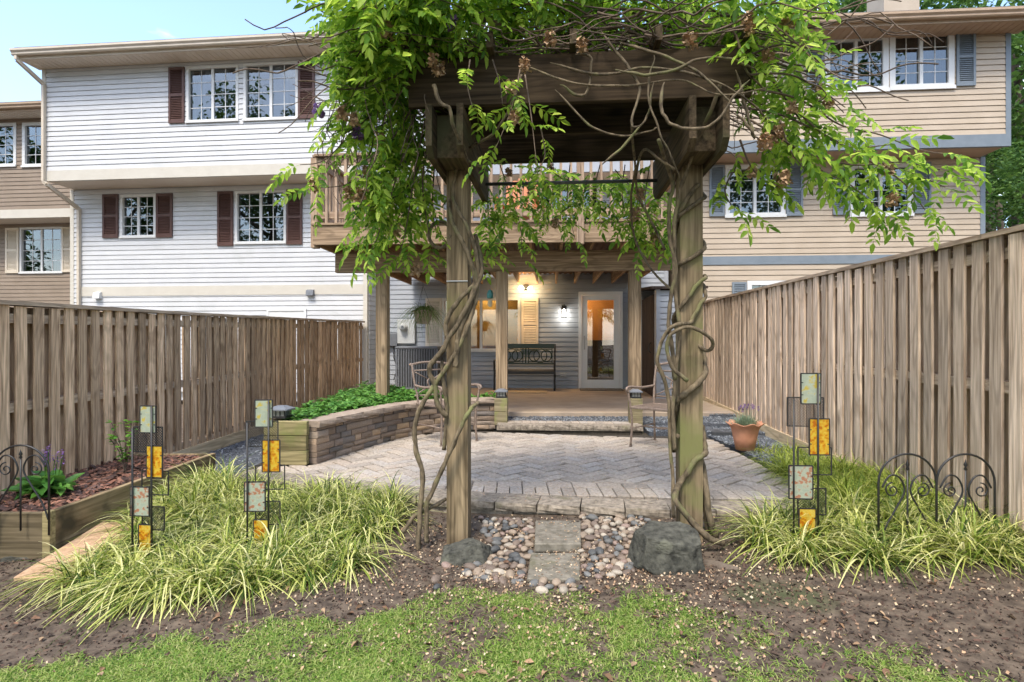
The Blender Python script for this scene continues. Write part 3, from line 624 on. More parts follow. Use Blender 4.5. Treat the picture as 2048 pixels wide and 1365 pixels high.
# ================================================================== FENCES
def fence(label, pts, mpk, pitch=.154, wd=.093, side=1, kick=None, group=None):
    """pts: (x, y, z bottom, z top) from the garden end to the house end; side: +1 when the garden lies towards +x of it"""
    f = empty('wooden_fence', (pts[0][0], pts[0][1], 0), 0, label=label, cat='fence'); ox, oy = pts[0][0], pts[0][1]
    T = .018; meshes = []
    for k in range(5):
        b = MB(); n = 8; sd = random.random() * 50
        for i in range(n + 1):                   # slightly cupped, slightly crooked board
            z = i / n; dx = .004 * noise.noise((z * 2, sd, 0)); dy = .005 * noise.noise((z * 2, sd, 5))
            b.v += [(-wd / 2 + dx, -T / 2 + dy, z), (wd / 2 + dx, -T / 2 + dy, z), (wd / 2 + dx, T / 2 + dy, z), (-wd / 2 + dx, T / 2 + dy, z)]
        for i in range(n):
            for j in range(4): q = (j + 1) % 4; b.f.append((i * 4 + j, i * 4 + q, i * 4 + 4 + q, i * 4 + 4 + j))
        b.f += [(3, 2, 1, 0), (n * 4, n * 4 + 1, n * 4 + 2, n * 4 + 3)]
        # real length in the mesh so that the grain keeps its scale
        b.v = [(x, y, z * 1.7) for x, y, z in b.v]
        meshes.append(b.mesh('picket', mpk))
    acc = .05
    for (x0, y0, b0, t0), (x1, y1, b1, t1) in zip(pts[:-1], pts[1:]):
        L_ = math.hypot(x1 - x0, y1 - y0); ux, uy = (x1 - x0) / L_, (y1 - y0) / L_; nx, ny = (uy, -ux) if side > 0 else (-uy, ux)
        a = math.atan2(uy, ux)
        while acc < L_:
            for q, (o, d) in enumerate(((0, .066), (pitch / 2, -.066))):
                t = (acc + o) / L_
                if t > 1: continue
                zb = b0 + (b1 - b0) * t; zt = t0 + (t1 - t0) * t
                inst('picket', random.choice(meshes), f, (x0 + ux * (acc + o) + nx * d - ox, y0 + uy * (acc + o) + ny * d - oy, zb + random.uniform(-.01, .01)),
                     (random.uniform(-.006, .006), random.uniform(-.006, .006), a + random.uniform(-.05, .05)), (random.uniform(.95, 1.04) * (1.38 if q else 1), 1, (zt - zb) / 1.7))
            acc += pitch
        acc -= L_
        for zz, h in ((.02, .0), (.5, 0), (.96, 0)):  # rails between the two picket rows
            za = b0 + (t0 - b0) * zz; zc = b1 + (t1 - b1) * zz
            MB().bar((x0 - ox, y0 - oy, za + .03 - zz * .07), (x1 - ox, y1 - oy, zc + .03 - zz * .07), .112, .07).build('rail', m_raily, f)
        MB().bar((x0 - ox - ux * .01, y0 - oy - uy * .01, t0 + .018), (x1 - ox + ux * .004, y1 - oy + uy * .004, t1 + .018), .185, .032).build('cap_board', m_raily, f)
        n = max(1, round(L_ / 2.3))
        for k in range(n):
            t = (k + .5) / n; x = x0 + (x1 - x0) * t - nx * .0; y = y0 + (y1 - y0) * t
            zb = b0 + (b1 - b0) * t; zt = t0 + (t1 - t0) * t
            MB().box(-.027, .027, -.045, .045, 0, zt - zb + .1).build('post', mpk, f, (x - ox - nx * .1, y - oy - ny * .1, zb - .1), (0, 0, a))
        if kick:
            k0, k1 = kick
            if y1 > k0:
                ta = max(0, (k0 - y0) / (y1 - y0)); A = Vector((x0 + (x1 - x0) * ta, y0 + (y1 - y0) * ta, b0 + (b1 - b0) * ta)); B = Vector((x1, y1, b1))
                o = Vector((nx * .07 - ox, ny * .07 - oy, k1)); MB().bar(A + o, B + o, .035, .15).build('kick_board', m_kick, f)
    return f
fence('pale weathered shadowbox fence below the beige house', [(2.93, 1.6, .10, 1.965), (3.05, 3.58, .14, 1.97), (3.23, 6.7, .20, 1.985), (3.41, 9.8, .30, 1.99), (3.45, 11.2, .32, 1.99)], m_fence_r, side=-1, kick=(4.3, -.01))
fence('brown weathered shadowbox fence below the white house', [(-3.90, 2.2, -.02, 1.57), (-3.865, 4.4, .05, 1.603), (-3.82, 6.6, .06, 1.63), (-3.67, 9.86, .10, 1.69), (-3.24, 12.2, .15, 1.722)], m_fence_l, side=1, kick=(5.0, -.04))

# ================================================================== DECK
DK = empty('raised_deck', (-.14, 7.9, 0), R(-3.6), label='raised timber deck with baluster railing on three posts', cat='deck')
for x in (-1.68, 0, 1.82): MB().box(x - .078, x + .078, -.078, .078, .25, 2.29, .006).build('post', m_deckz, DK)
MB().box(-2.35, 2.45, -.045, .045, 2.292, 2.575, .005).build('beam', m_deck, DK)
XL, XR = -2.42, 2.5
MB().box(XL, XR, -.64, -.60, 2.58, 2.83, .004).build('rim_joist', m_deck, DK)
for x in (XL, XR - .04): MB().box(x, x + .04, -.60, 4.6, 2.58, 2.826, .004).build('side_joist', m_decky, DK)
k = 0; x = XL + .40
while x < XR - .1:
    MB().box(x - .019, x + .019, -.598, 4.6, 2.582, 2.79, .002).build('joist', m_decky, DK); x += .405
vs = []; n = 220
for i in range(n + 1):
    x = XL + .05 + (XR - XL - .1) * i / n; vs += [(x, -.59, 2.80 + .012 * math.sin(i * 1.25)), (x, 4.6, 2.80 + .012 * math.sin(i * 1.25))]
MB().add(vs, [(2 * i, 2 * i + 2, 2 * i + 3, 2 * i + 1) for i in range(n)]).build('corrugated_ceiling', mat('brown corrugated sheet', (.10, .06, .04), (.15, .095, .06), .8, 8, spec=.1), DK, sm=True)
y = -.66
bd = MB().box(XL - .02, XR + .02, 0, .138, 2.832, 2.864, .004).mesh('deck_board', m_deck)
while y < 4.5: inst('deck_board', bd, DK, (0, y, 0)); y += .143
RL = empty('railing', (0, 0, 0)); RL.parent = DK
def rail_run(a, b):
    a = Vector(a); b = Vector(b); d = b - a; l = d.length; ang = math.atan2(d.y, d.x)
    MB().box(-.03, l + .03, -.07, .07, 3.735, 3.77, .004).build('cap_rail', m_railx, RL, (a.x, a.y, 0), (0, 0, ang))
    MB().box(0, l, -.02, .02, 3.63, 3.72, .003).build('top_rail', m_railx, RL, (a.x, a.y, 0), (0, 0, ang))
    MB().box(0, l, -.02, .02, 2.93, 3.02, .003).build('bottom_rail', m_railx, RL, (a.x, a.y, 0), (0, 0, ang))
    bm_ = BAL; n = int(l / .125)
    for i in range(1, n): inst('baluster', bm_, RL, tuple(a + d * (i / n) + Vector((d.y, -d.x, 0)).normalized() * .037 + Vector((0, 0, 2.86))), (0, 0, ang))
BAL = MB().box(-.017, .017, -.017, .017, 0, .86, .002).mesh('baluster', m_railz)
rail_run((XL + .05, -.58, 0), (XR - .05, -.58, 0)); rail_run((XL + .05, 4.4, 0), (XL + .05, -.58, 0)); rail_run((XR - .05, -.58, 0), (XR - .05, 4.4, 0))
for x, y in ((XL - .045, -.6), (-.6, -.69), (1.0, -.69), (XR - .045, -.6), (XL - .045, 2.0), (XR - .045, 2.0)): MB().box(x, x + .09, y, y + .09, 2.55, 3.735, .005).build('rail_post', m_railz, RL)
# timber stubs with post cap lights
m_stub = wood('timber stub', (.13, .11, .06), (.32, .27, .165), 'x', .1, 35, blot=((.24, .25, .09), 4, .5))
def caplight(loc, lab, s=.17):
    c = empty('post_cap_light', loc, R(-4), label=lab, cat='light', group='solar post cap lights')
    h = s / 2
    MB().box(-h * .8, h * .8, -h * .8, h * .8, 0, .02).build('base', m_black, c)
    MB().box(-h * .62, h * .62, -h * .62, h * .62, .02, .075).build('lens', mat('frosted lens' + str(loc[0])[:5], (.25, .25, .22), (.35, .34, .3), .3, 9), c)
    for a in (-1, 1):
        for b_ in (-1, -.33, .33, 1): MB().box(a * h * .7 - .004, a * h * .7 + .004, b_ * h * .66 - .004, b_ * h * .66 + .004, .02, .075).build('bar', m_black, c); MB().box(b_ * h * .66 - .0035, b_ * h * .66 + .0035, a * h * .7 - .0045, a * h * .7 + .0045, .0205, .0745).build('bar', m_black, c)
    MB().add([(-h, -h, .075), (h, -h, .075), (h, h, .075), (-h, h, .075), (-h, -h, .088), (h, -h, .088), (h, h, .088), (-h, h, .088), (-h * .4, -h * .4, .118), (h * .4, -h * .4, .118), (h * .4, h * .4, .118), (-h * .4, h * .4, .118)],
             [(3, 2, 1, 0), (0, 1, 5, 4), (1, 2, 6, 5), (2, 3, 7, 6), (3, 0, 4, 7), (4, 5, 9, 8), (5, 6, 10, 9), (6, 7, 11, 10), (7, 4, 8, 11), (8, 9, 10, 11)]).build('hood', m_acmetal, c)
for px, lab, l2 in ((1003, 'stacked timber stub at the end of the stone wall', 'post cap light on the timber stub beside the stone wall'), (1266, 'stacked timber stub standing in gravel beside the shed side of the step', 'post cap light on the timber stub by the shed')):
    p = G(px, 842, .235); p.y -= .10 if px < 1100 else .15; st = empty('timber_stub', (p.x, p.y, .2), R(-4), label=lab, cat='post')
    for k in range(2): MB().box(-.085 - .002 * k, .085 + .001 * k, -.085, .075, k * .182 + .001, k * .182 + .18, .006).build('block', m_stub, st)
    caplight((p.x, p.y - .01, .567), l2)

# ================================================================== STONE WALL
sw = empty('retaining_wall', (wall_path[0][0], wall_path[0][1], PZ), 0, label='curved retaining wall of stacked ledger stone round the patio', cat='stone wall'); ox, oy = wall_path[0]
pool = [rough_block('stone', m_stone, 1, .17, 1, .014) for _ in range(10)]
wp = spline([(a, b, 0) for a, b in wall_path], 14)
def arc_at(pts, s):
    for i in range(len(pts) - 1):
        l = (pts[i + 1] - pts[i]).length
        if s <= l: return pts[i] + (pts[i + 1] - pts[i]) * (s / l), (pts[i + 1] - pts[i]).normalized()
        s -= l
    return pts[-1], (pts[-1] - pts[-2]).normalized()
LW = sum((wp[i + 1] - wp[i]).length for i in range(len(wp) - 1))
z = 0; courses = []
while z < .345:
    h = random.choice((.042, .052, .062, .07)); h = min(h, .352 - z)
    if .352 - z - h < .03: h = .352 - z
    courses.append((z, h)); z += h
for ci, (z, h) in enumerate(courses):
    s = -random.uniform(0, .1) if ci else 0; s = max(s, 0)
    while s < LW - .02:
        l = min(random.uniform(.10, .34), LW - s)
        if LW - s - l < .06: l = LW - s
        p, d = arc_at(wp, s); p2, _ = arc_at(wp, s + l); d = (p2 - p); a = math.atan2(d.y, d.x)
        nrm = Vector((d.y, -d.x, 0)).normalized()
        o = p + nrm * random.uniform(-.008, .012)
        inst('stone', random.choice(pool), sw, (o.x - ox, o.y - oy, z + .001), (0, 0, a), (d.length - .006, 1, h - .005)); s += l
s = 0
while s < LW - .03:
    l = min(random.uniform(.36, .5), LW - s)
    if LW - s - l < .15: l = LW - s
    p, d = arc_at(wp, s); p2, _ = arc_at(wp, s + l); d = p2 - p; a = math.atan2(d.y, d.x); nrm = Vector((d.y, -d.x, 0)).normalized(); o = p + nrm * .035
    inst('cap_stone', rough_block('cap_stone', m_cap, d.length - .004, .25, .062, .015), sw, (o.x - ox, o.y - oy, .353), (0, 0, a)); s += l
# core so that no light leaks through the joints
b = MB(); cc = [arc_at(wp, LW * i / 24) for i in range(25)]
for i in range(24):
    (p, d), (q, e) = cc[i], cc[i + 1]; n1 = Vector((-d.y, d.x, 0)); n2 = Vector((-e.y, e.x, 0))
    A, B, C_, D = p + n1 * .03, q + n2 * .03, q + n2 * .16, p + n1 * .16
    b.prism([(v.x - ox, v.y - oy) for v in (A, B, C_, D)], 0, .35)
b.build('mortar_core', m_sand, sw)
# timber end wall
tw = empty('timber_wall', (-2.36, 5.48, .0), R(-3), label='green stained timber bed wall of three stacked boards', cat='timber wall')
for k in range(3): MB().box(-.02, .40 - .006 * (k % 2), -.03, .03, .145 + k * .14, .281 + k * .14, .005).build('timber', m_timber, tw, (0, .003 * k, 0))
for k in range(4): MB().box(-.03, .03, .032, 4.6, .0 + k * .14, .137 + k * .14, .004).build('side_timber', m_timbery, tw, (.01, 0, 0))
caplight((-2.28, 5.62, .575), 'post cap light on the timber wall corner beside the ground cover', .2)
# bed soil and ground cover
bedpoly = [(-2.33, 5.55), (-2.05, 5.52)] + [(q[0] - .14, q[1] + .08) for q in wall_path[1:]] + [(-.3, 8.25), (-2.28, 8.3)]
MB().prism(bedpoly, .05, .47).build('planting_bed', m_soil, kind='structure')
MB().prism([(-2.3, 8.3), (-.3, 8.25), (-.3, 8.31), (-2.0, 8.31), (-3.0, 11.6), (-3.3, 11.6), (-2.6, 8.3)], .05, .40).build('planting_bed', m_soil, kind='structure')
def leaf_verts(l, w_, fold=.25, droop=.2):
    """a six-vertex leaf pointing +x"""
    return np.array([(0, 0, 0), (l * .35, w_ * .5, fold * w_ * .5), (l * .75, w_ * .36, fold * w_ * .3 - droop * l * .2), (l, 0, -droop * l * .45), (l * .75, -w_ * .36, fold * w_ * .3 - droop * l * .2), (l * .35, -w_ * .5, fold * w_ * .5)])
LEAF_F = np.array([(0, 5, 4, 3), (0, 3, 2, 1)])
def scatter_leaves(name, mats_, items):
    """items: list of (verts Nx3); every one a leaf of 6 verts"""
    V = np.concatenate(items); n = len(items); Fq = (LEAF_F[None] + (np.arange(n) * 6)[:, None, None]).reshape(-1, 4)
    return np_mesh(name, V, Fq, mats_)
def rotm(yaw, pitch, roll=0):
    return np.array(Matrix.Rotation(yaw, 3, 'Z') @ Matrix.Rotation(-pitch, 3, 'Y') @ Matrix.Rotation(roll, 3, 'X'))
def inside(poly, x, y):
    r_ = False; j = len(poly) - 1
    for i in range(len(poly)):
        if (poly[i][1] > y) != (poly[j][1] > y) and x < (poly[j][0] - poly[i][0]) * (y - poly[i][1]) / (poly[j][1] - poly[i][1]) + poly[i][0]: r_ = not r_
        j = i
    return r_
items = []; cnt = 0
cover = [(-2.33, 5.6), (-2.02, 5.55)] + [(q[0] - .2, q[1] + .13) for q in wall_path[1:-2]] + [(-.55, 7.82), (-.22, 7.84), (-.22, 8.2), (-1.3, 8.3), (-2.2, 9.6), (-2.5, 9.6)]
while cnt < 1500:
    x = random.uniform(-2.6, -.2); y = random.uniform(5.5, 9.6)
    if not inside(cover, x, y): continue
    zc = .52 + .10 * random.random() + .07 * noise.noise((x * 3, y * 3, 1)); cnt += 1
    if x > -.9: zc -= .03
    a0 = random.uniform(0, 6.28)
    for k in range(7):
        M = rotm(a0 + k * .9, random.uniform(-.35, .6), random.uniform(-.4, .4)); s = random.uniform(.05, .085)
        items.append(leaf_verts(s, s * .5) @ M.T + np.array([x, y, zc - random.uniform(0, .05)]))
tag(inst('ground_cover', scatter_leaves('ground_cover', m_pachy, items)), 'glossy green low ground cover behind the curved stone wall', 'ground cover', kind='stuff')

# ================================================================== ARBOR
AR = empty('garden_arbor', (-.352, 3.78, 0), R(-4.6), label='weathered timber arbor of two posts carrying three beams', cat='arbor')
SP = 1.495
for k, x in enumerate((0, SP)): MB().box(x - .07, x + .07, -.07, .07, -.15 + .08 * k, 2.69, .008).build('post', m_arborz, AR)
for x in (0, SP):
    for o in (-.072 - .038, .072):
        MB().add([(x + o, -.50, 2.46), (x + o, -.44, 2.405), (x + o, .64, 2.405), (x + o, .72, 2.47), (x + o, .72, 2.70), (x + o, -.50, 2.70)] + [(x + o + .038, -.50, 2.46), (x + o + .038, -.44, 2.405), (x + o + .038, .64, 2.405), (x + o + .038, .72, 2.47), (x + o + .038, .72, 2.70), (x + o + .038, -.50, 2.70)],
                 [(5, 4, 3, 2, 1, 0), (6, 7, 8, 9, 10, 11)] + [(i, (i + 1) % 6, 6 + (i + 1) % 6, 6 + i) for i in range(6)]).build('arm', m_arbory, AR)
    MB().box(x - .07, x + .07, -.36, -.1, 2.43, 2.69, .004).build('filler_block', m_arbory, AR)
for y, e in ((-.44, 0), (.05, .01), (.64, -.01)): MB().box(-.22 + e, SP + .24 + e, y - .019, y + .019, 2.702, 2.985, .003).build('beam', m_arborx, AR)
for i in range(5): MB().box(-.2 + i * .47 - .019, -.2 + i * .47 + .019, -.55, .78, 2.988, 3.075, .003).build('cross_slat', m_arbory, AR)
MB().tube([(.11, .55, 2.52), (SP - .11, .55, 2.52)], .013, 10).build('metal_bar', m_darkmetal, AR, sm=True)
MB().tube([(-.07 + .0, -.074, 1.72), (.07, -.074, 1.72)], .004, 6).build('tie_wire', m_meter, AR)
# ================================================================== WISTERIA
def frond_mesh(sd, n=6, L0=.25):
    """pinnate leaf along +x drooping to -z: rachis and leaflets"""
    rr = random.Random(sd); vs = []; q = []
    bend = rr.uniform(.4, 1.3); side = rr.uniform(-.3, .3); pts = []
    for i in range(9):
        t = i / 8; a = -bend * t * t * .8
        pts.append(Vector((L0 * (t - .12 * bend * t * t), side * L0 * .25 * t * t, -.42 * bend * L0 * t * t)))
    for i in range(8):
        a, b = pts[i], pts[i + 1]; w_ = .0012; u = Vector((0, w_, 0)); k = len(vs)
        vs += [a - u, b - u, b + u, a + u, a, b]; q += [(k, k + 1, k + 2, k + 3)]
    leaves = []
    for i in range(n):
        t = .16 + .76 * i / (n - 1); f = t * 8; j = min(int(f), 7); p = pts[j].lerp(pts[j + 1], f - j); d = (pts[j + 1] - pts[j]).normalized()
        for s in (-1, 1): leaves.append((p, d, s, 1.0 - .25 * abs(t - .5) * 2 + rr.uniform(-.1, .1)))
    leaves.append((pts[-1], (pts[-1] - pts[-2]).normalized(), 0, 1.05))
    for p, d, s, sc in leaves:
        l = .075 * sc * L0 / .25; w_ = .030 * sc * L0 / .25
        lv = leaf_verts(l, w_, .35, rr.uniform(.1, .7))
        yaw = math.atan2(d.y, d.x) + s * rr.uniform(.85, 1.15); M = rotm(yaw, math.asin(max(-1, min(1, d.z))) * .6 + rr.uniform(-.35, .15), rr.uniform(-.35, .35))
        lv = lv @ M.T + np.array(p); k = len(vs)
        vs += [tuple(v) for v in lv]; q += [(k, k + 5, k + 4, k + 3), (k, k + 3, k + 2, k + 1)]
    return np.array([tuple(v) for v in vs], dtype=np.float32), np.array(q)
FR = [frond_mesh(i, random.choice((5, 6, 6, 7)), random.uniform(.22, .29)) for i in range(8)]
FRM = [np_mesh('leaf_frond', v, f, m_wist) for v, f in FR]
WL = empty('wisteria_vine', tuple(P(838, 1105, 3.72)), 0, label='wisteria climbing and winding up the arbor post beside the small dark rock', cat='climbing plant')
WR = empty('wisteria_vine', tuple(P(1425, 1085, 3.6)), 0, label='wisteria coiled tightly round the arbor post beside the big boulder', cat='climbing plant')
def local(par, pts): return [Vector(p) - Vector(par.location) for p in pts]
def vine(par, pts, r0, r1, k=6, n=8, name='stem', wob=.006):
    q = spline(local(par, pts), k); m = len(q); sd = random.random() * 99
    q = [p + Vector((noise.noise((i * .35, sd, 0)), noise.noise((i * .35, sd, 9)), 0)) * wob for i, p in enumerate(q)]
    rad = [(r0 + (r1 - r0) * i / (m - 1)) * (1 + .22 * noise.noise((i * .5, sd, 4)) + .12 * noise.noise((i * 1.7, sd, 8))) for i in range(m)]
    if wob > .01:                             # canes taper to both ends
        rad = [r_ * min(1, .25 + i / 5, .25 + (m - 1 - i) / 5) for i, r_ in enumerate(rad)]
    return MB().tube(q, rad, n).build(name, m_vine, par, sm=True)
V_ = lambda l: [P(a, b, c) for a, b, c in l]
# stems on the left post, read off the photograph; the third number is the distance, just clear of the post faces
vine(WL, V_([(836, 1112, 3.66), (838, 1060, 3.66), (842, 1000, 3.66), (845, 945, 3.67), (833, 905, 3.68), (829, 870, 3.68), (832, 840, 3.68), (846, 806, 3.68), (868, 772, 3.67), (893, 735, 3.66), (908, 712, 3.65), (925, 680, 3.64), (938, 645, 3.64), (949, 610, 3.66), (954, 585, 3.68), (956, 545, 3.70), (950, 500, 3.68), (935, 455, 3.65), (915, 420, 3.66), (905, 385, 3.70), (912, 345, 3.68), (918, 300, 3.5)]), .017, .012)
vine(WL, V_([(893, 832, 3.69), (877, 812, 3.68), (869, 770, 3.67), (858, 740, 3.66), (867, 722, 3.65), (884, 703, 3.64), (893, 684, 3.64), (908, 660, 3.63), (924, 634, 3.63), (938, 608, 3.63), (948, 585, 3.65), (957, 562, 3.68), (963, 540, 3.72), (958, 505, 3.80)]), .018, .014)
vine(WL, V_([(910, 735, 3.66), (915, 700, 3.65), (916, 680, 3.645), (919, 660, 3.645), (935, 625, 3.65), (945, 590, 3.66), (951, 560, 3.67), (940, 520, 3.65), (922, 480, 3.64), (903, 440, 3.66), (896, 400, 3.72)]), .02, .014)
vine(WL, V_([(884, 722, 3.68), (885, 750, 3.68), (891, 793, 3.70), (894, 835, 3.72), (888, 900, 3.75)]), .012, .015)
vine(WL, V_([(894, 674, 3.68), (891, 652, 3.67), (900, 627, 3.66), (920, 598, 3.65), (938, 580, 3.66), (955, 560, 3.70), (962, 520, 3.78), (950, 470, 3.84)]), .016, .014)
vine(WL, V_([(853, 1085, 3.66), (853, 1040, 3.66), (855, 1006, 3.655), (868, 975, 3.65), (888, 930, 3.645), (905, 893, 3.64), (925, 848, 3.64), (940, 820, 3.65), (952, 809, 3.70), (956, 806, 3.74)]), .016, .013)
vine(WL, V_([(806, 1066, 3.66), (826, 1036, 3.68), (852, 1020, 3.69), (870, 1012, 3.7), (892, 998, 3.75)]), .014, .012)
ring = [P(880 + 22 * math.cos(t * .7), 470 + 26 * math.sin(t * .7), 3.72 + .012 * t) for t in range(10)]
vine(WL, ring + V_([(905, 450, 3.8)]), .013, .011, 5)
vine(WL, V_([(868, 170, 3.18), (880, 205, 3.17), (900, 218, 3.17), (905, 250, 3.2), (925, 290, 3.3), (935, 320, 3.45), (960, 332, 3.6), (985, 322, 3.6), (992, 290, 3.55)]), .012, .008)
vine(WL, V_([(940, 296, 3.5), (985, 270, 3.3), (1010, 235, 3.25), (1030, 190, 3.2), (1042, 150, 3.2)]), .008, .006)
# coils on the right post (local helix round its axis)
rc = Vector((AR.location.x + math.cos(R(-4.6)) * SP, AR.location.y + math.sin(R(-4.6)) * SP, 0))
def coil(z0, z1, turns, a0, rad, r0, r1, n=None, sq=1.0):
    n = n or int(14 * abs(turns)) + 4; o = []
    for i in range(n + 1):
        t = i / n; a = a0 + turns * 2 * math.pi * t; c_, s_ = math.cos(a), math.sin(a)
        m = max(abs(c_), abs(s_)); q = (1 - .65) / m * .07 + .65 * .085 / 1  # squarish path hugging the post
        q = rad + .07 * (.75 / m + .28)
        o.append(rc + Vector((c_ * q, s_ * q, z0 + (z1 - z0) * t + .02 * math.sin(t * 17 + a0))))
    return o
vine(WR, V_([(1447, 1086, 3.45), (1420, 1078, 3.42), (1385, 1045, 3.45), (1350, 1000, 3.46)]) + coil(.42, .95, .75, R(205), .02, 0, 0)[1:], .02, .016, 4)
vine(WR, V_([(1432, 1075, 3.62), (1418, 1030, 3.6), (1413, 985, 3.6)]) + coil(.5, 1.45, 1.3, R(0), .02, 0, 0)[1:], .022, .016, 4)
vine(WR, V_([(1418, 1078, 3.66), (1410, 1010, 3.66)]) + coil(.45, .75, .55, R(20), .025, 0, 0)[1:], .018, .014, 4)
vine(WR, V_([(1347, 1035, 3.60), (1345, 960, 3.60), (1340, 880, 3.60), (1339, 830, 3.60), (1335, 780, 3.6), (1318, 735, 3.58), (1316, 705, 3.56), (1330, 670, 3.55), (1352, 650, 3.5)]) + coil(1.42, 2.3, 1.15, R(235), .018, 0, 0)[1:], .012, .014, 4)
vine(WR, V_([(1350, 760, 3.56), (1345, 700, 3.55), (1337, 650, 3.56), (1343, 590, 3.56), (1352, 540, 3.56), (1340, 480, 3.57), (1338, 420, 3.58), (1345, 370, 3.56), (1330, 320, 3.4), (1318, 280, 3.25)]), .014, .012)
vine(WR, V_([(1375, 762, 3.5), (1345, 735, 3.5), (1334, 700, 3.5), (1340, 672, 3.48), (1370, 655, 3.46), (1400, 662, 3.47), (1426, 685, 3.50), (1415, 702, 3.55), (1395, 690, 3.6)]), .013, .011)
vine(WR, coil(1.75, 2.45, 2.3, R(120), .016, 0, 0), .014, .012, 4)
vine(WR, coil(1.1, 1.75, 1.1, R(-60), .018, 0, 0), .015, .013, 4)
vine(WR, V_([(1350, 900, 3.57), (1346, 830, 3.57), (1352, 740, 3.56), (1360, 660, 3.56), (1352, 600, 3.56), (1348, 480, 3.56), (1356, 400, 3.54), (1375, 340, 3.45), (1400, 270, 3.3), (1425, 215, 3.15), (1440, 170, 3.08)]), .013, .011)
vine(WR, V_([(1352, 585, 3.62), (1320, 560, 3.9), (1290, 520, 4.1), (1268, 470, 4.15), (1262, 400, 4.0), (1270, 340, 3.7), (1266, 290, 3.45), (1262, 240, 3.2)]), .008, .008)
vine(WR, V_([(1330, 500, 3.9), (1300, 440, 3.95), (1278, 395, 3.9), (1272, 350, 3.8), (1288, 300, 3.5), (1320, 320, 3.4), (1350, 340, 3.4)]), .009, .008)
# looping bare canes in front of the beams
canes = [[(1110, 180, 3.2), (1180, 250, 3.18), (1240, 272, 3.17), (1300, 262, 3.16), (1316, 253, 3.15)], [(1205, 330, 3.2), (1250, 290, 3.16), (1290, 240, 3.14), (1300, 205, 3.1), (1310, 165, 3.08)],
         [(1308, 110, 3.1), (1296, 190, 3.1), (1318, 260, 3.1), (1345, 320, 3.14), (1362, 370, 3.3)], [(1230, 140, 3.1), (1290, 150, 3.08), (1350, 140, 3.06), (1400, 118, 3.05), (1470, 120, 3.05), (1515, 145, 3.08)],
         [(1240, 85, 3.15), (1320, 110, 3.1), (1390, 140, 3.05), (1440, 185, 3.02), (1475, 220, 3.0)], [(1330, 165, 3.08), (1322, 215, 3.05), (1345, 250, 3.04), (1390, 258, 3.02), (1430, 245, 3.0), (1470, 190, 2.98), (1500, 160, 3.0)],
         [(1120, 170, 3.2), (1170, 190, 3.17), (1182, 120, 3.15), (1150, 108, 3.15)], [(1050, 130, 3.2), (1140, 165, 3.16), (1250, 172, 3.13), (1360, 160, 3.08), (1440, 190, 3.05), (1540, 175, 3.05)],
         [(1100, 125, 3.2), (1200, 150, 3.14), (1300, 135, 3.1), (1420, 160, 3.05), (1500, 205, 3.1), (1550, 260, 3.2)], [(1470, 140, 3.1), (1490, 210, 3.1), (1505, 265, 3.1), (1510, 280, 3.1)],
         [(1475, 230, 3.1), (1500, 255, 3.08), (1512, 278, 3.1)], [(1200, 60, 3.2), (1260, 140, 3.15), (1280, 180, 3.12), (1262, 250, 3.1), (1284, 250, 3.1)],
         [(1430, 90, 3.1), (1460, 60, 3.1), (1480, 100, 3.1), (1500, 150, 3.12), (1540, 190, 3.15)]]
for c in canes: vine(WR, V_(c), random.uniform(.006, .0105), random.uniform(.004, .007), 7, 6, wob=.012)
# tangle of thin twigs over the top, one mass per plant
def tangle(par, n, xr, zr, yr):
    b = MB()
    for _ in range(n):
        p = Vector((random.uniform(*xr), random.uniform(*yr), random.uniform(*zr))); a = random.choice((0, math.pi)) + random.gauss(0, .6); pts = [p]
        dz = 0
        for k in range(random.randint(6, 13)):
            a += random.gauss(0, .35); dz = dz * .6 + random.gauss(-.006, .03)
            p = p + Vector((math.cos(a) * .1, math.sin(a) * .055, dz)); 
            p.z = max(p.z, 2.995 if -.62 < p.x < 1.4 else 2.6); pts.append(p)
        r0 = random.uniform(.003, .008); q = spline(local(par, pts), 2); b.tube(q, [r0 * (1 - .5 * i / len(q)) for i in range(len(q))], 4)
    b.build('twig_tangle', m_twig, par, kind='stuff', sm=True)
tangle(WL, 230, (-.9, .45), (3.0, 3.3), (3.2, 4.5)); tangle(WR, 230, (.4, 1.6), (3.0, 3.3), (3.1, 4.4))
b = MB()
for _ in range(70):
    x = random.uniform(-1.15, -.45); y = random.uniform(3.4, 4.2); p = Vector((x, y, random.uniform(2.75, 3.15))); pts = [p]
    d = Vector((random.gauss(-.03, .05), random.gauss(0, .04), -.07))
    for k in range(random.randint(5, 11)): d = Vector((d.x * .7 + random.gauss(0, .018), d.y * .7 + random.gauss(0, .014), -.06 + random.gauss(0, .02))); p = p + d; pts.append(p)
    r0 = random.uniform(.002, .0045); b.tube(spline(local(WL, pts), 2), r0, 4)
b.build('dangling_twigs', m_twig, WL, kind='stuff', sm=True)
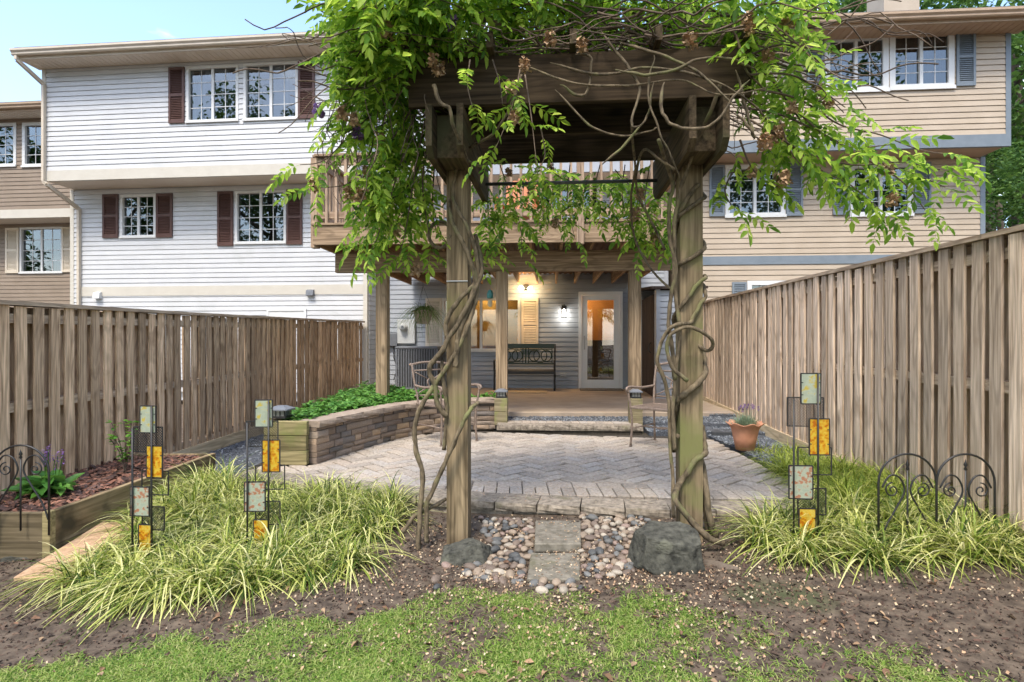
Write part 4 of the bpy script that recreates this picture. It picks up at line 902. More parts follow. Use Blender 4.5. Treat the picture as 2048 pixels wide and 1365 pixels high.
# hanging whips: stem plus fronds along it
FJ = {id(WL): [], id(WR): []}; near = []
def add_frond(par, p, yaw, pitch, sc=1, own=False):
    k = random.randrange(8); M = rotm(yaw, pitch, random.uniform(-.5, .5)) * sc
    if own: near.append((par, k, p, yaw, pitch, sc))
    else: FJ[id(par)].append(FR[k][0] @ M.T + np.array(Vector(p) - Vector(par.location))); FJ[id(par)].append(k)
whips = MBs = {id(WL): MB(), id(WR): MB()}
def whip(par, pts, r=.005, gap=.075, own=False, bare=.2, sc=1):
    w_ = spline(V_(pts) if len(pts[0]) == 3 and not isinstance(pts[0], Vector) else pts, 6)
    MBs[id(par)].tube(local(par, w_), [r * (1.15 - .75 * i / len(w_)) for i in range(len(w_))], 5)
    Ltot = sum((w_[i + 1] - w_[i]).length for i in range(len(w_) - 1)); s = Ltot * bare; side = 1
    while s < Ltot:
        p, d = arc_at(w_, s); yaw = math.atan2(d.y, d.x) + side * random.uniform(.5, 1.5); side = -side
        add_frond(par, p, yaw, random.uniform(-.9, .25), random.uniform(.7, 1.05) * sc, own); s += gap * random.uniform(.7, 1.4)
    p, d = arc_at(w_, Ltot); add_frond(par, p, math.atan2(d.y, d.x), -.3, .9 * sc, own)
# the long sprays reaching right, over the beige house
for c in [[(1480, 215, 3.1), (1560, 230, 3.2), (1650, 270, 3.3), (1740, 320, 3.4), (1820, 345, 3.45), (1890, 375, 3.5)], [(1500, 240, 3.1), (1580, 290, 3.2), (1640, 340, 3.3), (1700, 370, 3.35), (1760, 420, 3.4)],
          [(1520, 180, 3.1), (1600, 200, 3.2), (1680, 250, 3.3), (1760, 270, 3.35), (1840, 300, 3.4), (1905, 310, 3.4)], [(1500, 150, 3.1), (1580, 150, 3.15), (1640, 180, 3.2), (1690, 215, 3.25)],
          [(1560, 240, 3.15), (1580, 300, 3.2), (1610, 340, 3.2)], [(1480, 280, 3.2), (1500, 330, 3.25), (1530, 370, 3.3)],
          [(1480, 120, 3.1), (1560, 90, 3.1), (1620, 110, 3.15), (1660, 150, 3.2)], [(1700, 300, 3.35), (1800, 360, 3.4), (1850, 420, 3.45)],
          [(1540, 260, 3.15), (1600, 300, 3.2), (1700, 330, 3.25), (1800, 325, 3.3), (1880, 340, 3.3)], [(1480, 320, 3.4), (1450, 380, 3.45), (1470, 420, 3.45)], [(1460, 60, 3.1), (1530, 40, 3.1), (1600, 60, 3.1)],
          [(1580, 210, 3.2), (1680, 290, 3.3), (1780, 290, 3.35)], [(1530, 140, 3.2), (1600, 240, 3.3), (1650, 310, 3.35), (1720, 400, 3.4)]]: whip(WR, c, .006, .105, own=True, bare=.12)
# left cascade
for c in [[(850, 150, 3.4), (780, 200, 3.5), (710, 260, 3.55), (650, 320, 3.6), (600, 330, 3.6)], [(840, 190, 3.45), (790, 270, 3.55), (740, 330, 3.6), (690, 370, 3.65), (620, 375, 3.65)],
          [(830, 230, 3.5), (800, 330, 3.6), (770, 430, 3.65), (745, 500, 3.7)], [(850, 240, 3.5), (830, 340, 3.6), (815, 440, 3.65), (800, 510, 3.7)], [(860, 260, 3.6), (845, 360, 3.7), (855, 450, 3.75), (870, 510, 3.8)],
          [(820, 120, 3.35), (740, 140, 3.4), (700, 200, 3.45), (670, 240, 3.5)], [(800, 80, 3.3), (740, 90, 3.35), (710, 120, 3.4), (680, 190, 3.4)], [(840, 280, 3.8), (780, 370, 3.95), (740, 430, 4.0)],
          [(850, 300, 3.9), (810, 400, 4.1), (780, 480, 4.2)], [(870, 320, 3.9), (865, 420, 4.1), (885, 480, 4.2), (960, 510, 4.2)], [(830, 210, 3.6), (750, 260, 3.7), (710, 300, 3.7)],
          [(780, 60, 3.3), (730, 30, 3.3), (700, 60, 3.35)], [(840, 330, 3.7), (800, 390, 3.75), (750, 395, 3.8)]]: whip(WL, c, .006, .082, own=False, bare=.15)
# fronds hanging in front of the dark beams and behind the arbor
for c in [[(1050, 150, 3.15), (1062, 230, 3.13), (1070, 300, 3.13), (1075, 350, 3.14)], [(940, 120, 3.1), (935, 170, 3.08), (945, 215, 3.08)], [(1040, 140, 3.15), (1030, 190, 3.12), (1015, 240, 3.1), (990, 300, 3.1)], [(985, 120, 3.12), (1000, 170, 3.1), (1005, 210, 3.1)], [(1080, 250, 3.14), (1090, 310, 3.14), (1075, 340, 3.15)]]: whip(WL, c, .004, .10, own=True, bare=.3, sc=.85)
for c in [[(1000, 330, 4.4), (1020, 390, 4.45), (1040, 450, 4.5), (1045, 520, 4.5)], [(1060, 330, 4.4), (1080, 400, 4.45), (1090, 440, 4.45)], [(1140, 330, 4.4), (1135, 400, 4.45), (1150, 480, 4.5)], [(1200, 330, 4.4), (1190, 390, 4.45), (1220, 440, 4.5)],
          [(1250, 330, 4.4), (1245, 400, 4.4), (1270, 470, 4.4), (1310, 490, 4.4)], [(1300, 330, 4.3), (1290, 400, 4.3), (1300, 460, 4.3)], [(970, 330, 4.4), (975, 420, 4.5), (980, 500, 4.5)], [(1230, 340, 4.5), (1260, 370, 4.6), (1310, 380, 4.6)], [(1100, 340, 4.6), (1160, 380, 4.6), (1200, 370, 4.6)]]: whip(WR if c[0][0] > 1030 else WL, c, .004, .075, bare=.1, sc=.9)
def blob(par, px, py, Y, rx, ry, rz, n, own=False):
    c = P(px, py, Y)
    for _ in range(n):
        while True:
            q = Vector((random.uniform(-1, 1), random.uniform(-1, 1), random.uniform(-1, 1)))
            if q.length < 1: break
        p = c + Vector((q.x * rx, q.y * ry, q.z * rz))
        if p.z < 2.99 and -.66 < p.x < 1.42 and 3.25 < p.y < 4.4 and p.z > 2.4: p.z = 3.12 + random.random() * .35
        add_frond(par, p, math.atan2(q.y, q.x) + random.gauss(0, .8), random.uniform(-.9, .5) + .4 * q.z, random.uniform(.75, 1.1), own)
blob(WL, 790, 60, 3.45, .36, .45, .30, 240); blob(WL, 920, 20, 3.45, .40, .5, .24, 230); blob(WL, 790, 190, 3.6, .2, .35, .28, 90); blob(WL, 790, 350, 3.8, .2, .3, .3, 80); blob(WL, 770, 450, 4.0, .16, .25, .22, 24)
blob(WL, 1080, 0, 3.6, .35, .5, .22, 150); blob(WR, 1230, -5, 3.6, .4, .5, .22, 115); blob(WR, 1420, 20, 3.45, .35, .45, .22, 105); blob(WR, 1530, 90, 3.3, .28, .35, .22, 62); blob(WR, 1570, 220, 3.3, .18, .3, .18, 16)
blob(WR, 1300, 420, 4.4, .25, .15, .3, 45); blob(WR, 1180, 390, 4.6, .35, .15, .16, 30); blob(WL, 1010, 400, 4.5, .2, .15, .28, 30)
blob(WL, 920, -70, 3.5, .6, .6, .2, 90); blob(WR, 1300, -80, 3.5, .7, .6, .2, 90)
for par in (WL, WR):
    MBs[id(par)].build('whip_set', m_twig, par, kind='stuff', sm=True)
    lst = FJ[id(par)]; vs = []; fs = []; b = 0
    for v, k in zip(lst[::2], lst[1::2]): vs.append(v); fs.append(FR[k][1] + b); b += len(v)
    inst('foliage', np_mesh('foliage', np.concatenate(vs), np.concatenate(fs), m_wist), par, kind='stuff')
for par, k, p, yaw, pitch, sc in near[:290]:
    o = inst('leaf_frond', FRM[k], par, tuple(Vector(p) - Vector(par.location)), sc=(sc,) * 3); o.rotation_mode = 'QUATERNION'
    o.rotation_quaternion = (Matrix.Rotation(yaw, 3, 'Z') @ Matrix.Rotation(-pitch, 3, 'Y') @ Matrix.Rotation(random.uniform(-.5, .5), 3, 'X')).to_quaternion()
# dry seed heads
def dry_mesh():
    vs = []; fs = []
    for i in range(70):
        a = random.uniform(0, 6.28); r_ = random.random() ** .5 * .03; z = -random.random() * .075; M = rotm(a, random.uniform(-1, 1), random.uniform(-1, 1)); s = random.uniform(.008, .014)
        v = (np.array([(-1, -.7, 0), (1, -.7, .4), (1, .7, 0), (-1, .7, .4)]) * s) @ M.T + np.array([r_ * math.cos(a), r_ * math.sin(a), z]); b = len(vs) * 4; vs.append(v); fs.append((b, b + 1, b + 2, b + 3))
    return np_mesh('dried_flower', np.concatenate(vs), np.array(fs), m_dry)
DM = [dry_mesh() for _ in range(4)]
for px, py, Y in [(1050, 130, 3.05), (1100, 75, 3.1), (1022, 175, 3.1), (1030, 232, 3.1), (1165, 90, 3.1), (1380, 80, 3.05), (1500, 60, 3.0), (1495, 40, 3.05), (1535, 115, 3.1), (1575, 40, 3.1), (1635, 185, 3.2), (1655, 215, 3.2), (1585, 215, 3.15), (1555, 265, 3.15), (1530, 280, 3.1), (1570, 355, 3.2), (1775, 340, 3.4), (1505, 345, 3.3), (1560, 360, 3.3), (1785, 400, 3.4),
                  (708, 240, 3.4), (685, 225, 3.4), (628, 370, 3.55), (700, 385, 3.6), (722, 390, 3.6), (760, 280, 3.6), (735, 345, 3.6), (876, 135, 3.2), (865, 120, 3.15), (1018, 350, 4.3), (1062, 385, 4.3), (1100, 340, 4.3), (1110, 450, 4.4), (1280, 390, 4.2), (1270, 430, 4.2), (1310, 480, 4.3), (750, 430, 3.8), (830, 540, 3.9), (790, 460, 3.8), (770, 60, 3.2)]:
    par = WL if px < 1035 else WR
    inst('dried_flower', random.choice(DM), par, tuple(P(px, py - 12, Y) - Vector(par.location)), (0, 0, random.uniform(0, 6)), (random.uniform(.8, 1.2),) * 3)
for px, py, Y in [(637, 220, 3.45), (860, 20, 3.15), (905, 45, 3.15), (715, 265, 3.5)]:
    o = inst('flower_cluster', DM[0].copy(), WL, tuple(P(px, py - 12, Y) - Vector(WL.location))); o.data.materials[0] = m_purple
# ================================================================== PORCH THINGS
def armchair(loc, rz, lab):
    """cast metal armchair facing +y in its own frame"""
    c = empty('patio_chair', loc, rz, label=lab, cat='chair', group='cast metal patio chairs')
    w_, d = .26, .25; r = .013
    for s in (-1, 1):
        MB().tube(spline([(s * w_, d, 0), (s * (w_ - .015), d - .01, .25), (s * w_, d, .45), (s * (w_ + .02), d + .02, .62), (s * (w_ + .02), d - .02, .655)], 4), r, 8).tube([(s * w_, d, 0), (s * w_, d, .012)], .02, 8).build('front_leg', m_bronze, c, sm=True)
        MB().tube(spline([(s * w_, -d - .06, 0), (s * (w_ - .02), -d, .44), (s * w_, -d - .05, .70), (s * w_, -d - .10, .90)], 5), r, 8).tube([(s * w_, -d - .06, 0), (s * w_, -d - .06, .012)], .02, 8).build('back_leg', m_bronze, c, sm=True)
        MB().tube(spline([(s * w_, -d - .035, .655), (s * (w_ + .02), -.05, .645), (s * (w_ + .022), d - .04, .665), (s * (w_ + .022), d + .03, .66), (s * (w_ + .022), d + .05, .64), (s * (w_ + .02), d + .035, .615)], 5), .015, 8).build('arm', m_bronze, c, sm=True)
        MB().tube([(s * (w_ - .005), d, .2), (s * (w_ - .01), -d - .03, .2)], .008, 6).build('side_stretcher', m_bronze, c, sm=True)
    MB().tube([(-w_ + .01, .0, .2), (w_ - .01, .0, .2)], .008, 6).build('cross_stretcher', m_bronze, c, sm=True)
    rg = [(.06 * math.cos(t * .5236), .06 * math.sin(t * .5236), .2) for t in range(12)]
    MB().tube(rg, .007, 6, True).build('stretcher_ring', m_bronze, c, sm=True)
    st = MB().box(-w_, w_, d - .02, d + .01, .425, .452, .005).box(-w_, w_, -d - .01, -d + .02, .425, .452, .005).box(-w_, -w_ + .03, -d + .02, d - .02, .425, .452, .005).box(w_ - .03, w_, -d + .02, d - .02, .425, .452, .005)
    st.build('seat_frame', m_bronze, c)
    for i in range(9): x = -w_ + .055 + i * (2 * w_ - .11) / 8; MB().box(x - .012, x + .012, -d + .02, d - .02, .432, .444, .003).build('seat_slat', m_bronze, c)
    def bk(x, z): return (x, -d - .02 - .10 * (z - .46) / .44, z)
    MB().tube(spline([bk(-w_, .90), bk(-.1, .925), bk(.1, .925), bk(w_, .90)], 4), .014, 8).tube([bk(-w_, .90), bk(-w_ - .015, .905)], .02, 8).tube([bk(w_, .9), bk(w_ + .015, .905)], .02, 8).build('top_rail', m_bronze, c, sm=True)
    MB().tube([bk(-w_, .83), bk(w_, .83)], .009, 6).build('upper_rail', m_bronze, c, sm=True)
    MB().tube([bk(-w_, .53), bk(w_, .53)], .011, 6).build('lower_rail', m_bronze, c, sm=True)
    cz = .68; ring = [bk(.055 * math.cos(t * .5236), cz + .055 * math.sin(t * .5236)) for t in range(12)]
    MB().tube(ring, .009, 6, True).build('back_ring', m_bronze, c, sm=True)
    for sx in (-1, 1):
        for sz, z in ((1, .83), (-1, .53)): MB().tube([bk(sx * .04, cz + sz * .04), bk(sx * w_, z)], .008, 6).build('cross_bar', m_bronze, c, sm=True)
    return c
def place_chair(fl, fr_, lab):                 # two front feet
    a = Vector(fl); b = Vector(fr_); m = (a + b) / 2; d = (b - a); ang = math.atan2(d.y, d.x)
    f = Vector((-math.sin(ang), math.cos(ang), 0)); q = m - f * .25
    armchair((q.x, q.y, PZ + .002), ang, lab)
place_chair((-.42, 6.78, 0), (-.80, 6.43, 0), 'taupe cast metal armchair standing by the stone wall')
place_chair((1.72, 6.08, 0), (1.34, 6.43, 0), 'taupe cast metal armchair standing on the pavers near the shed')

# bench against the porch wall
def wpt(px, py, out=0): 
    s, z = fm.uv(px, py, out); p = fm.o + fm.u * s + fm.n * out; return Vector((p.x, p.y, z))
p = wpt(1050, 700, .45); bn = empty('garden_bench', (p.x, p.y, .29), -fm.th, label='dark green metal bench with interlaced ring back on the porch', cat='bench')
W2 = .63
for s in (-1, 1):
    MB().tube(spline([(s * W2, -.24, 0), (s * W2, -.22, .3), (s * W2, -.23, .44), (s * W2, -.25, .6), (s * W2, -.22, .63), (s * W2, .05, .62), (s * W2, .2, .60)], 4), .02, 8).build('arm_leg', m_black, bn, sm=True)
    MB().tube(spline([(s * W2, .25, 0), (s * W2, .18, .4), (s * W2, .22, .65), (s * W2, .30, .97)], 4), .02, 8).build('back_leg', m_black, bn, sm=True)
    MB().bar((s * W2, -.22, .39), (s * W2, .2, .39), .025, .05).build('side_rail', m_black, bn)
for k in range(8): MB().box(-W2, W2, -.24 + k * .055, -.195 + k * .055, .41, .43, .004).build('seat_slat', m_black, bn)
MB().box(-W2, W2, -.25, -.235, .35, .41, .003).build('apron', m_black, bn)
def bb(x, z): return (x, .195 + (z - .45) * .2, z)
MB().bar(bb(-W2, .93), bb(W2, .93), .03, .1).build('top_panel', m_benchgreen, bn)
MB().bar(bb(-W2, .55), bb(W2, .55), .025, .035).build('bottom_bar', m_benchgreen, bn)
for x in (-W2 + .06, -.06, .06, W2 - .06): MB().bar(bb(x, .55), bb(x, .9), .02, .025).build('upright', m_benchgreen, bn)
MB().bar(bb(0, .55), bb(0, .9), .03, .015).build('upright', m_benchgreen, bn)
for cx in (-.315, .315):
    for o, r_ in ((-.13, .12), (0, .15), (.13, .12)): MB().tube([bb(cx + o + r_ * math.cos(t * .3927) * .95, .72 + r_ * math.sin(t * .3927)) for t in range(16)], .012, 6, True).build('back_ring', m_benchgreen, bn, sm=True)
    for z in (.86, .59): MB().bar(bb(cx - .25, z), bb(cx + .25, z), .012, .018).build('panel_rail', m_benchgreen, bn)
p = wpt(1045, 795, 1.0); tag(MB().box(-.75, .5, -.25, .25, 0, .012, .003).build('porch_mat', mat('straw mat', (.36, .27, .16), (.48, .37, .23), .9, 60, (1, .2, 1)), None, (p.x, p.y, .2935), (0, 0, -fm.th)), 'straw coloured mat lying under the green bench', 'mat')
p = wpt(1202, 783, .32); tag(MB().box(-.45, .45, -.26, .26, 0, .012, .003).build('door_mat', mat('ribbed mat', (.07, .065, .06), (.22, .20, .17), .9, 40, (3, .02, 1)), None, (p.x, p.y, .2935), (0, 0, -fm.th)), 'dark ribbed door mat in front of the storm door', 'mat')
# air conditioner
p = wpt(842, 735, .45); ac = empty('air_conditioner', (p.x, p.y, .30), -fm.th, label='grey air conditioner unit against the porch wall', cat='air conditioner')
MB().box(-.44, .44, -.38, .38, 0, .05, .01).build('base_pan', m_acmetal, ac); MB().box(-.40, .40, -.355, .34, .05, .86).build('coil', mat('coil grey', (.05, .055, .06), (.075, .08, .085), .6, 30), ac)
MB().box(-.45, .45, -.39, .39, .86, .915, .018).build('top_cover', m_acmetal, ac)
for sx in (-1, 1):
    for sy in (-1, 1): MB().box(sx * .43 - .02, sx * .43 + .02, sy * .37 - .02, sy * .37 + .02, .05, .86, .006).build('corner_post', m_acmetal, ac)
fin = MB().box(-.010, .010, -.012, .012, .05, .86).mesh('fin', m_acmetal)
for i in range(15): inst('fin', fin, ac, (-.38 + i * .0543, -.37, 0))
b = MB()
for i in range(22): b.box(-.445, -.425, -.35, .35, .07 + i * .036, .082 + i * .036)
b.build('side_louvers', m_acmetal, ac)
# meter, junction box, cable
r_ = fm.rect(798, 640, 832, 688); 
mt = empty('electric_meter', tuple(fm.o + fm.u * ((r_[0] + r_[1]) / 2) + Vector((0, 0, r_[2]))), -fm.th, label='grey electric meter box with round glass meter on the porch wall', cat='meter')
hw = (r_[1] - r_[0]) / 2; MB().box(-hw, hw, -.13, -.02, 0, r_[3] - r_[2], .012).build('box', m_meter, mt)
q = MB().lathe([(.09, 0), (.09, .03), (.075, .035), (.07, .11), (.05, .125), (0, .125)], 20); q.build('dial', m_meter, mt, (-.05, -.13, .37), (R(90), 0, 0), sm=True)
MB().box(-.05, .0, -.03, .03, .0, .02).build('nameplate', m_acmetal, mt, (-.02, -.255, .37), (R(90), 0, 0))
r_ = fm.rect(773, 667, 797, 693); hw = (r_[1] - r_[0]) / 2
jb = empty('junction_box', tuple(fm.o + fm.u * ((r_[0] + r_[1]) / 2) + Vector((0, 0, r_[2]))), -fm.th, label='small dark grey utility box beside the electric meter', cat='utility box')
MB().box(-hw, hw, -.12, -.02, 0, r_[3] - r_[2], .01).build('box', m_acmetal, jb); MB().tube([(.04, -.06, 0), (.05, -.06, -.25), (.12, -.06, -.5), (.05, -.06, -.75)], .012, 6).build('cable', m_black, jb, sm=True)
r_ = fm.rect(1119, 742, 1134, 750); tag(MB().box(-.07, .07, -.05, -.01, -.04, .04, .008).build('wall_outlet', m_meter, None, tuple(fm.o + fm.u * ((r_[0] + r_[1]) / 2) + Vector((0, 0, r_[2]))), (0, 0, -fm.th)), 'covered electrical outlet low on the porch wall', 'outlet')
# flood lights
p = wpt(1052, 578, .12); fl = empty('flood_light', tuple(p), -fm.th, label='twin bulb flood light lit above the porch window shutter', cat='light')
MB().box(-.06, .06, -.02, .10, .02, .09, .01).build('base', m_black, fl)
for s, px in ((-1, 0), (1, 0)):
    MB().tube([(s * .04, -.01, .06), (s * .07, -.05, .05), (s * .08, -.09, .03)], .015, 8).lathe([(.03, -.03), (.05, .0)], 12).build('socket', m_black, fl, (0, 0, 0))
    q = MB(); prof = [(.0, -.055), (.03, -.05), (.05, -.025), (.052, 0), (.035, .03), (.02, .05)]; q.lathe(prof, 14); q.build('bulb', m_warm, fl, (s * .095, -.13, -.005 - .01 * s), (R(-35), R(s * 15), 0), sm=True)
for s_ in (-1, 1):
    q = lamp('flood_lamp_light', (s_ * .1, -.22, -.07), 14, (1, .62, .30), .05, 'SPOT', fl); q.data.spot_size = R(125); q.data.spot_blend = .7; q.rotation_euler = (R(-24), R(s_ * 12), 0)
# lantern
p = wpt(1128, 622, .12); sc_ = empty('wall_lantern', tuple(p), -fm.th, label='black wall lantern with clear glass lit beside the storm door', cat='light')
MB().box(-.05, .05, .08, .11, -.02, .12, .01).build('back_plate', m_black, sc_); MB().tube(spline([(0, .09, .08), (0, .03, .13), (0, .0, .12), (0, 0, .08)], 5), .012, 8).build('arm', m_black, sc_, sm=True)
MB().lathe([(.0, .085), (.03, .08), (.05, .05), (.06, .04)], 14).build('hood', m_black, sc_, sm=True)
MB().lathe([(.055, .04), (.065, -.02), (.06, -.14)], 16).build('glass_shade', glassmat('lantern glass', (.95, .95, .95), .08), sc_, sm=True)
MB().lathe([(.0, -.155), (.062, -.15), (.062, -.138), (.0, -.135)], 14).build('bottom_cap', m_black, sc_)
MB().lathe([(.0, -.10), (.02, -.09), (.026, -.05), (.014, .0), (.012, .04)], 12).build('bulb', m_cool, sc_, sm=True)
lamp('lantern_light', (0, -.06, -.20), 1.0, (1, .93, .82), .03, par=sc_)
# hanging basket
p = P(846, 636, 9.2); hb = empty('hanging_basket', (p.x, p.y, p.z - .1), 0, label='clay hanging pot of trailing spider plant under the deck', cat='hanging plant')
MB().lathe([(.0, 0), (.10, 0), (.115, .05), (.125, .06), (.155, .19), (.165, .2), (.165, .22), (.15, .22), (.145, .18), (0, .17)], 24).build('pot', m_basket, hb, sm=False)
for a in (0, 2.1, 4.2): MB().tube([(.155 * math.cos(a), .155 * math.sin(a), .21), (0, 0, .62)], .0025, 4).build('hanger_wire', m_black, hb)
MB().tube([(0, 0, .62), (0, 0, 2.58 - (p.z - .1))], .0025, 4).build('hanger_wire', m_black, hb)
def blades(n, base, length, width, droop, rad=.03, segs=5, bias=(0, 0), up=(.9, 1.35), clump=None):
    """arching ribbon blades; returns verts and quads"""
    t = np.linspace(0, 1, segs + 1)[None, :]; az = rng.uniform(0, 2 * np.pi, n); el = rng.uniform(up[0], up[1], n); l = rng.uniform(length * .6, length * 1.15, n)
    dx = np.cos(az) * np.cos(el) + bias[0] * rng.uniform(.2, 1, n); dy = np.sin(az) * np.cos(el) + bias[1] * rng.uniform(.2, 1, n); dz = np.sin(el)
    nn = np.sqrt(dx * dx + dy * dy + dz * dz); dx, dy, dz = dx / nn, dy / nn, dz / nn
    b = np.asarray(base, float); b = np.broadcast_to(b, (n, 3)).copy() if b.ndim == 1 else b
    b = b + np.stack([rng.normal(0, rad, n), rng.normal(0, rad, n), np.zeros(n)], 1)
    dr = droop * rng.uniform(.6, 1.4, n); hx, hy = dx / np.maximum(.15, np.hypot(dx, dy)), dy / np.maximum(.15, np.hypot(dx, dy))
    k = (dr * l)[:, None] * t ** 2
    x = b[:, 0:1] + (dx * l)[:, None] * t + hx[:, None] * k * .35; y = b[:, 1:2] + (dy * l)[:, None] * t + hy[:, None] * k * .35; z = b[:, 2:3] + (dz * l)[:, None] * t - k
    w_ = (width * rng.uniform(.6, 1.2, n))[:, None] * (1 - t ** 2 * .9) * .5; px_, py_ = -hy[:, None], hx[:, None]
    A = np.stack([x - px_ * w_, y - py_ * w_, z], 2); B = np.stack([x + px_ * w_, y + py_ * w_, z], 2)
    V = np.stack([A, B], 2).reshape(n, -1, 3); m = 2 * (segs + 1)
    q = np.array([(2 * i, 2 * i + 1, 2 * i + 3, 2 * i + 2) for i in range(segs)]); Fq = (q[None] + (np.arange(n) * m)[:, None, None]).reshape(-1, 4)
    return V.reshape(-1, 3), Fq
def joinvf(l):
    vs, fs, b = [], [], 0
    for v, f in l: vs.append(v); fs.append(f + b); b += len(v)
    return np.concatenate(vs), np.concatenate(fs)
v, f = blades(230, (0, 0, .2), .50, .013, 1.2, .06, 6, up=(.45, 1.3)); inst('foliage', np_mesh('foliage', v, f, m_spider), hb)
# wind chime
p = P(980, 545, 8.0); wc = empty('wind_chime', tuple(p), 0, label='small turquoise wind chime hanging from the deck beam', cat='wind chime')
MB().tube([(0, 0, 0), (0, 0, -.28)], .002, 4).build('cord', m_black, wc); m_teal = mat('teal glaze', (.05, .22, .22), (.1, .3, .28), .4, 20)
MB().lathe([(.0, -.24), (.03, -.26), (.045, -.30), (.045, -.36), (.035, -.37), (.03, -.31)], 14).build('bell', m_teal, wc, sm=True)
MB().tube([(0, 0, -.3), (0, 0, -.40)], .002, 4).build('cord', m_black, wc); MB().lathe([(.0, -.05), (.03, -.04), (.035, 0), (.03, .04), (0, .05)], 12, sq=.2).build('paddle', mat('cream paddle', (.5, .42, .25), (.6, .5, .32), .6, 9), wc, (0, 0, -.44), sm=True)
# storage shed
sh = empty('storage_shed', (2.62, 10.35, .25), R(-5), label='lean-to storage shed with dark plank door beside the porch', cat='shed')
siding(sh, m_grey, .07, .80, .0, 2.0, 0)
for x in (0, .80): MB().box(x - .0, x + .07, -.03, .05, 0, 2.02).build('corner_trim', m_grey, sh)
b = MB().box(.81, .85, .05, 2.0, 0, 2.02).box(.0, .85, 2.0, 2.04, 0, 2.02).box(.0, .03, 1.75, 2.0, 0, 2.02).box(.0, .03, .05, .2, 0, 2.02); b.build('shell', m_grey, sh)
m_dk = wood('dark plank', (.045, .032, .028), (.10, .075, .06), 'z', .15, 40)
for k in range(9): MB().box(-.012, .012, .205 + k * .171, .370 + k * .171, .03, 1.95, .003).build('door_plank', m_dk, sh)
MB().tube(spline([(-.014, .5, .85), (-.05, .5, .9), (-.05, .5, 1.0), (-.014, .5, 1.05)], 4), .01, 6).build('handle', m_black, sh)
MB().add([(-.1, -.1, 2.02), (.9, -.1, 2.02), (.9, 2.05, 2.17), (-.1, 2.05, 2.17), (-.1, -.1, 2.07), (.9, -.1, 2.07), (.9, 2.05, 2.22), (-.1, 2.05, 2.22)], [(3, 2, 1, 0), (4, 5, 6, 7), (0, 1, 5, 4), (1, 2, 6, 5), (2, 3, 7, 6), (3, 0, 4, 7)]).build('roof', m_dk, sh)
# orange chair on the deck
p = Vector((.12, 8.6, 2.864)); m_or = mat('orange stained wood', (.36, .10, .03), (.48, .16, .05), .5, 30, (.1, 1, 1))
dc = empty('deck_chair', tuple(p), R(170), label='orange wooden slatted chair standing on the raised deck', cat='chair')
for s in (-1, 1):
    MB().box(s * .29 - .02, s * .29 + .02, -.05, .05, 0, .5, .004).build('front_leg', m_or, dc, (0, .35, 0)); MB().box(s * .29 - .02, s * .29 + .02, -.05, .05, 0, .55, .004).build('back_leg', m_or, dc, (0, -.25, 0)); MB().box(s * .31 - .06, s * .31 + .06, -.3, .45, .52, .545, .004).build('arm', m_or, dc)
for k in range(6): MB().box(-.27, .27, -.2 + k * .09, -.12 + k * .09, .34, .36, .003).build('seat_slat', m_or, dc)
for k in range(6): MB().box(-.27 + k * .092, -.19 + k * .092, -.012, .012, 0, .72 - .02 * abs(k - 2.5) ** 2, .003).build('back_slat', m_or, dc, (0, -.22, .34), (R(14), 0, 0))

# ================================================================== FRONT GARDEN THINGS
tri = lambda v: v
def boulder(name, loc, sx, sy, sz, seed, lab, cuts):
    """a stone cut by planes: (normal, distance) in the unit cube's terms, then roughened"""
    bm = bmesh.new(); bmesh.ops.create_icosphere(bm, subdivisions=5, radius=1.6)
    for v in bm.verts:
        for _ in range(2):
            for n, d in cuts:
                e = v.co.dot(n) - d
                if e > 0: v.co -= n * e
        v.co = Vector((v.co.x * sx, v.co.y * sy, v.co.z * sz))
    bm.normal_update()
    mv = []
    for v in bm.verts:
        p = v.co; mv.append(v.normal * (noise.noise(p * 14 + Vector((seed, 0, 0))) * .007 + (abs(noise.noise(p * 26 + Vector((seed, 5, 0)))) - .2) * .007 + noise.noise(p * 75) * .0028))
    for v, m in zip(bm.verts, mv): v.co += m
    me = bpy.data.meshes.new(name); bm.to_mesh(me); bm.free(); me.materials.append(m_rock)
    return tag(inst(name, me, None, loc, (0, 0, 0)), lab, 'rock')
def CUT(l): return [(Vector(n).normalized(), d) for n, d in l]
bp = G(1345, 1150, .03); boulder('boulder', (bp.x, bp.y + .12, .09), .20, .15, .155, 3, 'large angular grey green boulder in front of the arbor post',
    CUT([((0, -.12, 1), .98), ((.25, -.5, 1), 1.02), ((0, -1, .12), .95), ((-.35, -1, .1), 1.0), ((1, -.1, .05), .95), ((.8, -.7, .1), 1.08), ((-1, -.2, .15), .93), ((-.8, -.5, -.55), .98), ((-.6, .1, 1), 1.15), ((.6, -.2, .9), 1.18), ((0, 1, .2), .9), ((-.7, .8, .2), 1.0), ((.7, .8, .3), 1.05), ((.1, -.8, .75), 1.14)]))
bp = G(928, 1124, .0); boulder('rock', (bp.x, bp.y + .07, .04), .135, .10, .062, 8, 'small dark wedge shaped rock at the foot of the arbor post',
    CUT([((-.55, -.25, 1), .62), ((.1, -.1, 1), .88), ((.35, -.9, .35), .75), ((-.2, -1, .25), .85), ((1, -.2, .2), .9), ((.75, .3, .8), 1.0), ((-1, 0, .1), .97), ((0, 1, .3), .85), ((-.6, .8, .5), .9)]))
lg = G(1440, 1140, .03); b = MB(); b.tube(spline([(-.09, 0, .03), (-.03, .01, .034), (.05, -.005, .03), (.1, 0, .026)], 4), [.026, .03, .032, .031, .03, .031, .03, .03, .029, .028, .027, .026, .02], 9).build('log', m_trunk, None, (lg.x, lg.y, .01), (0, 0, R(-25)), label='short dark piece of log beside the big boulder', cat='log')
